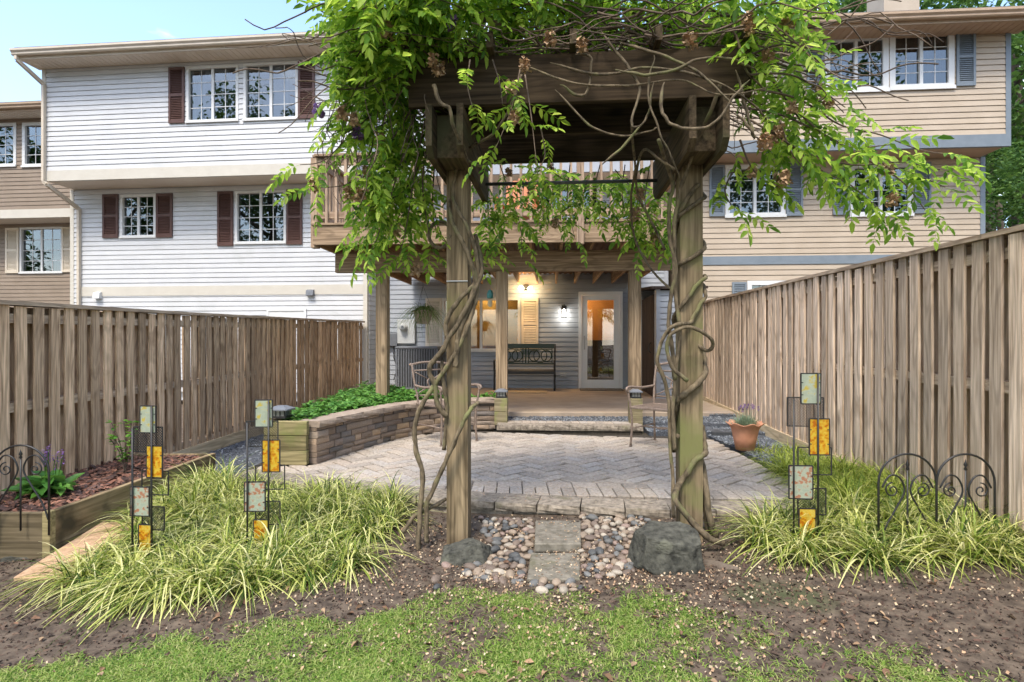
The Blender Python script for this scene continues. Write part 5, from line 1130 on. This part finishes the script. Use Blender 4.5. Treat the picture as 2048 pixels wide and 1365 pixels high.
# slabs
sl1 = [((1071, 1047), (1162, 1047), (1162, 1101), (1069, 1101), .05, .03), ((1062, 1106), (1160, 1107), (1160, 1165), (1054, 1164), .028, .012)]
SLZ = []
for (a, b_, c, d, zb, zf), lab in zip(sl1, ('square stepping slab touching the patio coping', 'square stepping slab beside the lawn edge')):
    Q = [G(d[0], d[1], zf), G(c[0], c[1], zf), G(b_[0], b_[1], zb), G(a[0], a[1], zb)]; ce = sum(Q, Vector()) / 4
    m = MB().prism([(q.x - ce.x, q.y - ce.y) for q in Q], -.05, 0, .006); b0 = m
    bm = bmesh.new(); me = m.mesh('stepping_slab', m_slab); bm.from_mesh(me); bm.free()
    SLZ.append(max(gz(q.x * t + ce.x * (1 - t), q.y * t + ce.y * (1 - t)) for q in Q for t in (0, .5, .95)) + .003)
    inst('stepping_slab', me, None, (ce.x, ce.y, SLZ[-1]), (0, 0, 0), label=lab, cat='paving slab', group='stepping slabs')
SLAB = [[(Q_.x, Q_.y) for Q_ in [G(d[0], d[1], zf), G(c[0], c[1], zf), G(b_[0], b_[1], zb), G(a[0], a[1], zb)]] for (a, b_, c, d, zb, zf) in sl1]
# pebbles
pm = []
for k in range(6):
    bm = bmesh.new(); bmesh.ops.create_icosphere(bm, subdivisions=2, radius=1); sd = k * 7.7
    for v in bm.verts: v.co *= 1 + .16 * noise.noise(v.co * .9 + Vector((sd, 0, 0)))
    me = bpy.data.meshes.new('pebble'); bm.to_mesh(me); bm.free(); me.materials.append(m_pebble); smooth(me); pm.append(me)
spots = []; tries = 0
def peb(x, y, r_):
    for (a, b_, c) in spots:
        if (a - x) ** 2 + (b_ - y) ** 2 < ((c + r_) * .80) ** 2: return False
    for q in SLAB:
        cx = sum(p_[0] for p_ in q) / 4; cy = sum(p_[1] for p_ in q) / 4
        if inside([(cx + (p_[0] - cx) * 1.10, cy + (p_[1] - cy) * 1.05) for p_ in q], x, y): return False
    return True
zoneL = [G(960, 1040, .04), G(1072, 1045, .04), G(1055, 1170, 0), G(1040, 1172, 0), G(960, 1160, 0), G(925, 1145, 0), G(975, 1100, .01)]
zoneR = [G(1160, 1040, .04), G(1305, 1040, .05), G(1290, 1075, .05), G(1265, 1110, .03), G(1270, 1150, .02), G(1215, 1170, 0), G(1160, 1165, 0)]
while len(spots) < 290 and tries < 90000:
    tries += 1; zz = random.choice((zoneL, zoneR, zoneR, zoneL, [G(1058, 1168, 0), G(1165, 1168, 0), G(1160, 1195, 0), G(1075, 1190, 0)])) if random.random() < .97 else [G(870, 1110, 0), G(900, 1110, 0), G(900, 1180, 0), G(860, 1180, 0)]
    x = random.uniform(min(q.x for q in zz), max(q.x for q in zz)); y = random.uniform(min(q.y for q in zz), max(q.y for q in zz))
    if not inside([(q.x, q.y) for q in zz], x, y): continue
    r_ = random.uniform(.015, .032) * (1.15 if y < 3.5 else 1)
    if zz is not zoneL and zz is not zoneR and random.random() < .9: continue
    if peb(x, y, r_): spots.append((x, y, r_))
PEBC = [('tan', (.27, .21, .155)), ('brown', (.165, .125, .098)), ('slate grey', (.135, .135, .13)), ('cream', (.35, .305, .245)), ('dark grey', (.075, .077, .077)), ('pinkish', (.235, .17, .14))]
PMAT = [mat('river pebble ' + n_, [q * .8 for q in c_], [min(1, q * 1.15) for q in c_], .6, 14, rnd=.14) for n_, c_ in PEBC]
PMSH = [[m_.copy() for m_ in pm] for _ in PEBC]
for row, mm in zip(PMSH, PMAT):
    for m_ in row: m_.materials[0] = mm
bx_, sx_ = .87, -.28
for x, y, r_ in spots:
    k = random.choices(range(6), (26, 20, 16, 18, 9, 11))[0]; size = 'large' if r_ > .034 else ('small' if r_ < .023 else 'medium')
    zone = 'against the coping' if y > cope_y(x) - .22 else ('beside the boulder' if x > .62 else ('near the small rock' if x < -.12 else ('between slab and boulder' if x > .33 else ('at the lawn edge' if y < 3.16 else 'between slab and small rock'))))
    lab = '%s %s river pebble %s' % (size, PEBC[k][0], zone)
    inst('river_pebble', random.choice(PMSH[k]), None, (x, y, gz(x, y) + r_ * random.uniform(.12, .5)), (random.uniform(-.3, .3), random.uniform(-.3, .3), random.uniform(0, 6.28)), (r_ * random.uniform(1.0, 1.35), r_ * random.uniform(.8, 1), r_ * random.uniform(.55, .8)),
         label=lab, cat='pebble', group=lab + 's')
# glass garden stakes
def glass_panel(name, c1, c2, c3, sc):
    m, t, b = base_mat(name); N = t.nodes.new; K = t.links.new
    tc = N('ShaderNodeTexCoord'); n1 = N('ShaderNodeTexNoise'); n1.inputs['Scale'].default_value = sc; n1.inputs['Detail'].default_value = 3; K(tc.outputs['Object'], n1.inputs['Vector'])
    cr = N('ShaderNodeValToRGB'); e = cr.color_ramp.elements; e.new(.5); e[0].position, e[1].position, e[2].position = .38, .52, .62
    for i, c in enumerate((c1, c2, c3)): e[i].color = c4(c)
    K(n1.outputs['Fac'], cr.inputs[0]); K(cr.outputs[0], b.inputs['Base Color']); b.inputs['Roughness'].default_value = .15
    tr = N('ShaderNodeBsdfTranslucent'); K(cr.outputs[0], tr.inputs[0]); ms = N('ShaderNodeMixShader'); ms.inputs[0].default_value = .5; K(b.outputs[0], ms.inputs[1]); K(tr.outputs[0], ms.inputs[2])
    vo = N('ShaderNodeTexVoronoi'); vo.inputs['Scale'].default_value = 120; K(tc.outputs['Object'], vo.inputs['Vector']); bu = N('ShaderNodeBump'); bu.inputs['Strength'].default_value = .5; bu.inputs['Distance'].default_value = .002
    K(vo.outputs['Distance'], bu.inputs['Height']); K(bu.outputs[0], b.inputs['Normal']); K(ms.outputs[0], t.nodes['Material Output'].inputs[0]); return m
m_ga = glass_panel('pale glass gold', (.50, .56, .44), (.56, .62, .50), (.66, .54, .12), 34); m_gb = glass_panel('amber glass', (.80, .62, .08), (.78, .46, .03), (.60, .20, .015), 45)
m_gc = glass_panel('pale glass red', (.50, .57, .46), (.58, .63, .50), (.55, .27, .16), 40); m_gd = glass_panel('amber glass deep', (.80, .64, .12), (.78, .48, .03), (.60, .22, .015), 42)
def frame_rect(b, x0, x1, z0, z1, y, r_=.004):
    for p_, q in (((x0, z0), (x1, z0)), ((x1, z0), (x1, z1)), ((x1, z1), (x0, z1)), ((x0, z1), (x0, z0))): b.bar((p_[0], y, p_[1]), (q[0], y, q[1]), r_ * 2)
    return b
def stake(loc, lab, s=1.0, rz=0):
    st = empty('garden_stake', loc, rz, label=lab, cat='garden stake', group='glass panel garden stakes'); k = .00146 * s
    X = lambda x: (x - 1127) * k
    Z = lambda z: (1160 - z) * k
    MB().tube([(X(1082), -.026, -.1), (X(1082), -.026, Z(595))], .006, 8).build('pole', m_black, st, sm=True); MB().tube([(X(1172), -.026, -.1), (X(1172), -.026, Z(498))], .006, 8).build('pole', m_black, st, sm=True)
    for x0, x1, z0, z1, m, y in ((1112, 1185, 615, 498, m_ga, -.012), (1143, 1217, 810, 672, m_gb, -.014), (1067, 1155, 980, 853, m_gc, -.014), (1105, 1167, 1135, 1018, m_gd, -.012)):
        g = MB().box(X(x0), X(x1), y - .003, y + .003, Z(z0), Z(z1), .001).build('glass_panel', m, st)
        frame_rect(MB(), X(x0), X(x1), Z(z0), Z(z1), y, .0035).build('frame', m_black, g)
        b = MB()
        for zz in (.3, .7): b.bar((X(x0) - .002, y, Z(z0) + (Z(z1) - Z(z0)) * zz), (X(x0) + .012, y - .005, Z(z0) + (Z(z1) - Z(z0)) * zz), .005).bar((X(x1) + .002, y, Z(z0) + (Z(z1) - Z(z0)) * zz), (X(x1) - .012, y - .005, Z(z0) + (Z(z1) - Z(z0)) * zz), .005)
        b.build('clip', m_black, g)
    frame_rect(MB(), X(1107), X(1232), Z(890), Z(785), .01, .003).build('open_frame', m_black, st)
    for x0, x1, z0, z1 in ((1067, 1203, 703, 592), (1107, 1212, 1045, 943)):
        b = frame_rect(MB(), X(x0), X(x1), Z(z0), Z(z1), .012, .003); a0, a1, c0, c1 = X(x0), X(x1), Z(z0), Z(z1); stp = .0165
        d = -(c1 - c0)
        while d < a1 - a0:                          # lattice of crossing strips
            for sg in (1, -1):
                pa = (a0 + max(d, 0), c0 + max(-d, 0)); pb = (a0 + min(d + (c1 - c0), a1 - a0), c0 + min(c1 - c0, a1 - a0 - d))
                if sg < 0: pa = (a0 + a1 - pa[0], pa[1]); pb = (a0 + a1 - pb[0], pb[1])
                b.bar((pa[0], .012 + .001 * sg, pa[1]), (pb[0], .012 + .001 * sg, pb[1]), .0015, .0048, up=(0, 1, 0))
            d += stp
        b.build('mesh_panel', m_black, st)
    frame_rect(MB(), X(1065), X(1210), Z(1150), Z(1110), .015, .003).build('foot_frame', m_black, st)
stake(tuple(P(290, 1113, 3.58)), 'glass panel garden stake in the grass beside the planter box', .98, R(-6)); stake(tuple(P(519, 1104, 3.62)), 'glass panel garden stake in the grass standing before the timber wall', 1.0, R(3)); stake(tuple(P(1608, 1090, 3.40)), 'glass panel garden stake in the grass before the pale fence', 1.06, R(-4))
# iron border edging
def scroll(cx, cz, r0, a0, turns, sg, n=26):
    return [(cx + (r0 * (1 - .8 * i / n)) * math.cos(a0 + sg * turns * 6.283 * i / n), 0, cz + (r0 * (1 - .8 * i / n)) * math.sin(a0 + sg * turns * 6.283 * i / n)) for i in range(n + 1)]
def edging(loc, rz, n, lab, H=.56, W_=.34):
    e = empty('border_edging', loc, rz, label=lab, cat='garden edging')
    for i in range(n):
        x0 = i * W_; c = x0 + W_ / 2; r_ = W_ / 2
        MB().tube([(x0, 0, -.08)] + [(c - r_ * math.cos(t * math.pi / 16), 0, H - r_ + r_ * math.sin(t * math.pi / 16)) for t in range(17)] + [(x0 + W_, 0, -.08)], .0065, 8).build('hoop', m_black, e, sm=True)
        MB().tube([(c, 0, -.05), (c, 0, H * .84)], .0055, 8).lathe([(.0, H * .82), (.010, H * .84), (.005, H * .865), (.011, H * .885), (.004, H * .92), (0, H * .95)], 8, c, 0).build('finial_bar', m_black, e, sm=True)
        for s in (-1, 1):
            pts = [(c + s * .005, 0, .02), (c + s * .04, .0, .12), (c + s * r_ * .62, 0, .24), (c + s * r_ * .9, 0, .34), (c + s * r_ * .72, 0, .42), (c + s * r_ * .38, 0, .43), (c + s * r_ * .12, 0, .36)]
            pts = [(c + s * (r_ - (p_[0] - c) * s * 1.0), 0, p_[2]) for p_ in pts]
            MB().tube(spline(pts, 5), .0055, 7).build('heart_bar', m_black, e, sm=True)
            MB().tube(scroll(c + s * r_ * .52, .345, .045, 1.57, 1.4, -s), .0045, 6).build('scroll', m_black, e, sm=True)
a = G(1757, 1090, .12); edging((a.x, a.y, .1), R(-1), 2, 'black wrought iron hoop edging in the grass before the pale fence')
edging((-3.70, 3.65, .16), R(1), 2, 'black wrought iron hoop edging along the planter box front', .50, .36)
# planter box
pb = empty('planter_box', (-3.45, 3.72, -.15), 0, label='raised timber planter box against the brown fence', cat='planter')
MB().box(-.42, .40, -.022, .022, .0, .36, .004).build('board', wood('planter front', (.07, .055, .03), (.2, .16, .1), 'x', .1, 35), pb); MB().box(-.022, .022, .024, 1.95, .0, .365, .004).build('board', m_timbery, pb, (.424, 0, 0), (0, 0, R(-1.5)))
MB().box(.40, .448, -.026, .022, -.02, .372, .004).build('corner_post', m_timber, pb); MB().box(-.4, .46, -.02, .02, 0, .36, .004).build('board', m_timbery, pb, (0, 1.93, 0))
pn = MB(); nx_, ny_ = 8, 18; pv = [(-.40 + .81 * i / nx_, .02 + 1.9 * j / ny_, .315 + .02 * noise.noise((i, j * .7, 2))) for j in range(ny_ + 1) for i in range(nx_ + 1)]
MB().add(pv, [(j * 9 + i, j * 9 + i + 1, j * 9 + 10 + i, j * 9 + 9 + i) for j in range(ny_) for i in range(nx_)]).build('soil_fill', m_soil, pb, sm=True)
def chips(n, fn, s=(.012, .035), flat=.25, asp=1, cup=.35):
    T = np.array([(-1, -.35 * asp, 0), (1, -.3 * asp, .1), (.8, .35 * asp, 0), (-.9, .3 * asp, .1), (0, 0, cup)]); Fq = np.array([(0, 1, 4), (1, 2, 4), (2, 3, 4), (3, 0, 4)]); vs = []; c = 0
    while c < n:
        q = fn()
        if q is None: continue
        M = rotm(random.uniform(0, 6.28), random.uniform(-flat, flat), random.uniform(-flat, flat)) * random.uniform(*s); vs.append(T @ M.T + np.array(q)); c += 1
    return np.concatenate(vs), (Fq[None] + (np.arange(n) * 5)[:, None, None]).reshape(-1, 3)
def pl_pt(): return (-3.45 + random.uniform(-.4, .41), 3.74 + random.uniform(0, 1.9), .178 + random.uniform(0, .02))
v, f = chips(2600, pl_pt, (.012, .04), .5); tag(inst('bark_mulch', np_mesh('bark_mulch', v, f, m_bark)), 'reddish bark mulch filling the planter box', 'mulch', kind='stuff')
# plants in the planter
ho = empty('flowering_perennial', (-3.42, 4.2, .18), 0, label='broad leaved perennial with small purple flower spikes in the planter', cat='plant'); it = []
for k in range(46):
    a = random.uniform(0, 6.28); M = rotm(a, random.uniform(-.1, .9), random.uniform(-.3, .3)); s = random.uniform(.12, .21); it.append(leaf_verts(s, s * .48, .3, .7) @ M.T + np.array([random.gauss(0, .05), random.gauss(0, .05), random.uniform(.02, .10)]))
inst('foliage', scatter_leaves('foliage', m_pachy, it), ho)
for k in range(7):
    x, y = random.gauss(0, .08), random.gauss(0, .06); h = random.uniform(.22, .36); sp = MB().tube([(x * .5, y * .5, .05), (x, y, h)], .003, 5).build('flower_stalk', m_shrub, ho); it = []
    for j in range(24):
        M = rotm(random.uniform(0, 6.28), random.uniform(-.5, .5)); it.append(leaf_verts(.02, .012) @ M.T + np.array([x, y, h - .08 + j * .005]))
    inst('flower_spike', scatter_leaves('flower_spike', m_purple, it), ho)
sb = empty('young_shrub', (-3.37, 4.95, .18), 0, label='young shrub with bright oval leaves at the planter end', cat='shrub'); it = []
for k in range(7):
    a = random.uniform(0, 6.28); tip = Vector((math.cos(a) * random.uniform(.04, .16) - .04, math.sin(a) * .12, random.uniform(.3, .52))); w_ = spline([(0, 0, 0), tip * .5 + Vector((.02, 0, .03)), tip], 5); MB().tube(w_, .004, 5).build('stem', m_twig, sb)
    for j in range(16):
        p_, d = arc_at(w_, .1 + .028 * j) ; M = rotm(random.uniform(0, 6.28), random.uniform(-.3, .6), random.uniform(-.5, .5)); s = random.uniform(.035, .06); it.append(leaf_verts(s, s * .6) @ M.T + np.array(p_))
inst('foliage', scatter_leaves('foliage', m_shrub, it), sb)
# flat stone by the planter
tag(MB().prism([(-.02, 0), (.30, -.03), (.34, .72), (.02, .76)], -.02, .028, .006).build('flat_stone', mat('tan flagstone', (.34, .21, .12), (.52, .35, .22), .95, 40, bump=.8), None, (-2.92, 3.36, -.09), (R(7), 0, R(4))), 'tan rectangular flagstone lying beside the planter box', 'paving slab')
gs = G(20, 1125, -.1); boulder('rock', (gs.x, gs.y + .05, -.12), .14, .1, .06, 21, 'low mossy stone at the foot of the planter box front', CUT([((.1, 0, 1), .8), ((-.4, -.3, 1), .85), ((1, 0, 0), .9), ((-1, .2, .2), .9), ((0, -1, .3), .9), ((.6, -.6, .5), .95)]))
# terracotta pot with lavender
p = G(1490, 897, .16); tp = empty('flower_pot', (p.x, p.y, .145), 0, label='terracotta pot with fluted rim in the slate gravel', cat='pot')
b = MB(); n = 40; prof = [(.0, .0), (.095, 0), (.12, .12), (.14, .22), (.155, .265), (.19, .285), (.192, .295), (.15, .28), (.135, .24), (0, .235)]; vs = []
for i, (r_, z) in enumerate(prof):
    for k in range(n): t = 6.2832 * k / n; q = 1 + (.06 * math.sin(t * 7) if 4 <= i <= 6 else 0); vs.append((r_ * q * math.cos(t), r_ * q * math.sin(t), z + (.014 * math.sin(t * 7) if 5 <= i <= 6 else 0)))
MB().add(vs, [(i * n + k, i * n + (k + 1) % n, i * n + n + (k + 1) % n, i * n + n + k) for i in range(len(prof) - 1) for k in range(n)]).build('pot_body', m_terra, tp, sm=True)
lv = empty('lavender', (p.x, p.y, .385), 0, label='lavender plant with purple heads growing in the terracotta pot', cat='plant')
v, f = blades(700, (0, 0, 0), .17, .007, .15, .045, 3, up=(.4, 1.5)); inst('foliage', np_mesh('foliage', v, f, m_lav), lv)
for k in range(12):
    x, y = random.gauss(.02, .06), random.gauss(0, .05); h = random.uniform(.18, .26); MB().tube([(x * .4, y * .4, .03), (x, y, h)], .0018, 4).build('stalk', m_lav, lv); it = []
    for j in range(16): M = rotm(random.uniform(0, 6.28), random.uniform(-.5, .9)); it.append(leaf_verts(.018, .012) @ M.T + np.array([x, y, h - .02 + j * .0028]))
    inst('flower_head', scatter_leaves('flower_head', m_purple, it), lv)
for px, py, lab in ((1447, 846, 'dark slate stepping slab in the gravel nearer the shed'), (1452, 864, 'dark slate stepping slab in the gravel beside the terracotta pot')):
    q = G(px, py, .17); tag(MB().prism([(-.22, -.13), (.2, -.15), (.23, .12), (-.2, .14)], -.02, .02, .004).build('slate_slab', mat('slate slab' + str(py), (.035, .038, .043), (.065, .07, .075), .6, 12, bump=.4), None, (q.x, q.y, .168)), lab, 'paving slab')
# ================================================================== GRASSES, LAWN, LITTER
def grass_mass(name, lab, zones, m):
    """zones: (polygon, clumps, min distance, blades per clump, length, droop, bias)"""
    l = []; cs = []
    for zone, n, mind, nb, length, droop, bias in zones:
        xs_ = [q[0] for q in zone]; ys_ = [q[1] for q in zone]; t = 0; k = 0
        while k < n and t < 20000:
            t += 1; x = random.uniform(min(xs_), max(xs_)); y = random.uniform(min(ys_), max(ys_))
            if inside(zone, x, y) and all((a - x) ** 2 + (b - y) ** 2 > mind ** 2 for a, b in cs):
                cs.append((x, y)); k += 1; ln = length * random.uniform(.8, 1.2)
                l.append(blades(nb, (x, y, gz(x, y) - .01), ln, .0108, droop * random.uniform(.8, 1.2), .04, 7, (bias[0] + random.gauss(0, .12), bias[1] + random.gauss(0, .12)), (.65, 1.45)))
                l.append(blades(nb // 3, (x, y, gz(x, y) - .01), ln * .6, .008, .3, .05, 4, (0, 0), (.9, 1.5)))
    v, f = joinvf(l); tag(inst(name, np_mesh(name, v, f, m)), lab, 'grass', kind='stuff')
zl = [(-2.5, 3.28), (-2.1, 3.12), (-1.6, 3.12), (-1.15, 3.25), (-.92, 3.5), (-.9, 3.9), (-1.3, 4.1), (-2.3, 4.2), (-2.75, 4.1), (-2.6, 3.8)]
zlb = [(-.86, 3.75), (-.80, 4.15), (-.95, 4.38), (-1.5, 4.58), (-2.3, 4.92), (-2.75, 5.0), (-2.8, 4.4), (-2.0, 4.2), (-1.3, 4.0)]
grass_mass('ornamental_grass', 'cascading variegated sedge on the bank between planter box and arbor', [(zl, 46, .21, 150, .50, .92, (-.20, -.28)), (zlb, 34, .19, 150, .52, .7, (-.08, -.12))], m_sedge)
zr = [(1.45, 3.42), (1.75, 3.2), (2.5, 3.15), (3.0, 3.25), (3.02, 3.9), (2.4, 3.88), (1.9, 3.88), (1.6, 3.8)]
grass_mass('ornamental_grass', 'green and cream sedge round the iron edging before the pale fence', [(zr, 36, .2, 150, .48, .75, (-.12, -.18))], m_sedge)
zr2 = [(2.40, 3.95), (3.0, 3.9), (3.12, 6.2), (2.72, 6.3), (2.5, 5.2)]
grass_mass('ornamental_grass', 'yellow green sedge strip between the patio and the pale fence', [(zr2, 50, .14, 125, .46, .7, (-.22, -.1))], m_sedge2)
# lawn: short blades, thick to the left, thinning to bare soil on the right
def lawn_w(x, y):
    px = 1024 + x / y * F; py = 682.5 + (CZ - gz(x, y)) / y * F
    edge = np.interp(px, [-300, 200, 450, 650, 850, 1150, 1450, 1700, 2300], [1345, 1300, 1250, 1225, 1180, 1178, 1205, 1290, 1345])
    d = (py - edge) / 60.0; nz_ = noise.noise((x * 2.3, y * 2.3, 7)) * .9 + noise.noise((x * 7, y * 7, 3)) * .5
    right = np.interp(px, [900, 1250, 1700, 2048], [1, .7, .3, .2])
    return min(1, max(0, d + nz_ * .9)) * right * (.12 + 1.3 * max(0, nz_ + .22))
pts = []
while len(pts) < 110000:                                   # tufts of a dozen blades
    y = random.uniform(1.75, 3.2); x = random.uniform(-2.2, 2.2) * y / 2.2; w_ = lawn_w(x, y)
    if random.random() < w_:
        for k in range(int(5 + 16 * random.random() * w_)): qx, qy = x + random.gauss(0, .016), y + random.gauss(0, .016); pts.append((qx, qy, gz(qx, qy) - .003))
pts = np.array(pts); v, f = blades(len(pts), pts, .055, .0046, .8, .004, 3, up=(.3, 1.35))
pts2 = []
while len(pts2) < 26000:                                  # the lawn goes on behind the camera, sparser
    y = random.uniform(-3, 1.8); x = random.uniform(-4, 4)
    if random.random() < .7: pts2.append((x, y, gz(x, y) - .003))
v2, f2 = blades(len(pts2), np.array(pts2), .05, .007, .7, .012, 2, up=(.35, 1.3))
f2 = f2
vA, fA = joinvf([(v, f), (v2, f2)])
tag(inst('lawn_grass', np_mesh('lawn_grass', vA, fA, m_lawn)), 'patchy short lawn grass thinning out over bare soil', 'grass', kind='stuff')
def soil_pt():
    y = random.uniform(1.8, 4.3); x = random.uniform(-3.3, 3.0)
    if y > cope_y(x) - .02: return None
    if abs(x) > y * .95: return None
    if random.random() < .85 * min(1, 1.4 * lawn_w(x, y)): return None
    return (x, y, gz(x, y) + random.uniform(-.002, .006))
v, f = joinvf([chips(20000, soil_pt, (.003, .010), 1.0, 1.5), chips(2200, soil_pt, (.010, .022), .5)]); tag(inst('bark_mulch', np_mesh('bark_mulch', v, f, m_mulch)), 'dark weathered mulch chips scattered on the soil before the patio', 'mulch', kind='stuff')
def litter_pt():
    y = random.triangular(1.9, 4.3, 3.1); x = random.gauss(.45, 1.0)
    if y > cope_y(x) - .02 or abs(x) > y: return None
    if noise.noise((x * 3, y * 3, 11)) < random.uniform(-.5, .35): return None
    return (x, y, gz(x, y) + random.uniform(.004, .02))
def patio_pt():
    x = random.gauss(.25, .7); y = random.triangular(cope_y(x) + .02, 6.4, cope_y(x) + .3)
    if x > 2.3 or y < cope_y(x): return None
    return (x, y, PZ + .004)
def slab_pt():
    q = random.choice(SLAB); a, b, c, d = q; s, t = random.uniform(.05, .95), random.uniform(.05, .95)
    x = (a[0] * (1 - s) + b[0] * s) * (1 - t) + (d[0] * (1 - s) + c[0] * s) * t; y = (a[1] * (1 - s) + b[1] * s) * (1 - t) + (d[1] * (1 - s) + c[1] * s) * t
    return (x, y, SLZ[SLAB.index(q)] + .003)
l = [chips(5000, litter_pt, (.003, .0075), 1.1, 2.2, -.5), chips(1500, patio_pt, (.0025, .006), .4, 2.2, .2), chips(130, slab_pt, (.003, .007), .4, 2.2, .2)]
v, f = joinvf(l); tag(inst('fallen_petals', np_mesh('fallen_petals', v, f, m_petal)), 'dry fallen blossom strewn over soil, slabs and patio', 'petals', kind='stuff')

it = []
while len(it) < 260:                                      # dry leaves on soil and lawn
    q = soil_pt() if len(it) % 3 else (random.gauss(0, 1.2), random.uniform(2.0, 3.0), 0)
    if q is None: continue
    M = rotm(random.uniform(0, 6.28), random.uniform(-.4, .4), random.uniform(-.5, .5)); s = random.uniform(.022, .05); it.append(leaf_verts(s, s * .5, .6, .5) @ M.T + np.array([q[0], q[1], gz(q[0], q[1]) + .014]))
tag(inst('dry_leaves', scatter_leaves('dry_leaves', mat('dry leaf', (.7, .7, .7), (1.1, 1.1, 1.1), .9, 40, island=.3, ramp=[(.22, .13, .07), (.30, .19, .11), (.16, .09, .055), (.36, .25, .15)]), it)), 'scattered brown dry leaves on the soil and lawn', 'leaf litter', kind='stuff')

# ================================================================== TREES
def crown_mesh(sd, rx, rz, clumps=95, per=95, leaf=.17):
    rr = random.Random(sd); vs = []
    T = np.array([(-.5, 0, 0), (0, -.28, .08), (.5, 0, 0), (0, .28, .08)])
    for c in range(clumps):
        while True:
            q = Vector((rr.uniform(-1, 1), rr.uniform(-1, 1), rr.uniform(-1, 1)))
            if .35 < q.length < 1: break
        q = Vector((q.x * rx, q.y * rx, q.z * rz)) * rr.uniform(.85, 1.08); cr_ = rr.uniform(.45, .95) * rx * .3
        n = per; d = rng.normal(0, 1, (n, 3)); d /= np.linalg.norm(d, axis=1)[:, None]; d *= (rng.random(n) ** .45 * cr_)[:, None] * np.array([1, 1, .6])
        for k in range(n):
            M = rotm(rr.uniform(0, 6.28), rr.uniform(-.8, .6), rr.uniform(-.8, .8)) * leaf * rr.uniform(.6, 1.3); vs.append(T @ M.T + d[k] + np.array(q))
    n = len(vs); return np_mesh('crown', np.concatenate(vs), (np.array([(0, 1, 2, 3)])[None] + (np.arange(n) * 4)[:, None, None]).reshape(-1, 4), m_tree)
CR = [crown_mesh(1, 1, 1.25, leaf=.062), crown_mesh(2, 1, 1.05, leaf=.062), crown_mesh(3, 1, 1.4, 80, 110, leaf=.062)]
def trunk_mesh(sd):
    rr = random.Random(sd); b = MB(); b.tube(spline([(0, 0, -.2), (.02, .0, .25), (rr.uniform(-.04, .04), .03, .6), (0, 0, 1.0)], 4), [.035 - .0017 * i for i in range(13)], 9)
    for k in range(7):
        a = k * .9 + rr.random(); z = .4 + .07 * k; e = Vector((math.cos(a) * .3, math.sin(a) * .3, z + .22)); b.tube(spline([(0, 0, z), e * .5 + Vector((0, 0, z * .48)), e], 4), [.013 - .0011 * i for i in range(9)], 6)
    return b.mesh('trunk', m_trunk, True)
TM = [trunk_mesh(5), trunk_mesh(6)]
def tree(x, y, h, r_, lab, k, group):
    t = empty('broadleaf_tree', (x, y, -.1), random.uniform(0, 6.28), label=lab, cat='tree', group=group)
    inst('trunk', TM[k % 2], t, (0, 0, 0), (0, 0, 0), (h * .62, h * .62, h * .75)); inst('crown', CR[k % 3], t, (0, 0, h * .60), (0, 0, random.uniform(0, 6)), (r_, r_, h * .34))
for k, (x, y, h, r_, lab) in enumerate([(14.6, 17.5, 13, 3.2, 'leafy tree close behind the corner of the beige townhouse'), (17.5, 20, 16, 4.2, 'tall leafy tree standing off the side of the beige townhouse'), (15.5, 25, 19, 4.8, 'tall broad tree rising over the beige roof end'), (12, 27, 20, 5, 'tall broad tree rising behind the beige chimney'), (7, 29, 21, 5, 'tall tree rising where the grey and beige roofs meet'),
    (20, 30, 22, 5.5, 'very tall tree farthest behind the beige townhouse'), (11.8, 13.8, 6.5, 1.9, 'short bushy tree beside the blue trimmed house corner'), (1.5, 31, 20, 4.6, 'tall tree rising behind the grey middle townhouse'), (24, 24, 18, 5, 'broad tree outermost in the woodland beside the beige townhouse')]): tree(x, y, h, r_, lab, k, 'trees behind the townhouses')
wood_ = 'tall leafy tree in the woodland facing the townhouses'
for k, (x, y, h, r_) in enumerate([(-13, -13, 18, 5), (-6, -16, 19, 5.2), (1, -15, 18, 5), (8, -16, 19, 5.2), (15, -13, 18, 5), (-20, -9, 16, 4.8), (22, -8, 16, 4.6), (-24, -1, 17, 5), (-29, 6, 17, 5), (-28, -12, 18, 5), (-17, -16, 19, 5)]): tree(x, y, h, r_, wood_, k, 'trees facing the townhouses')
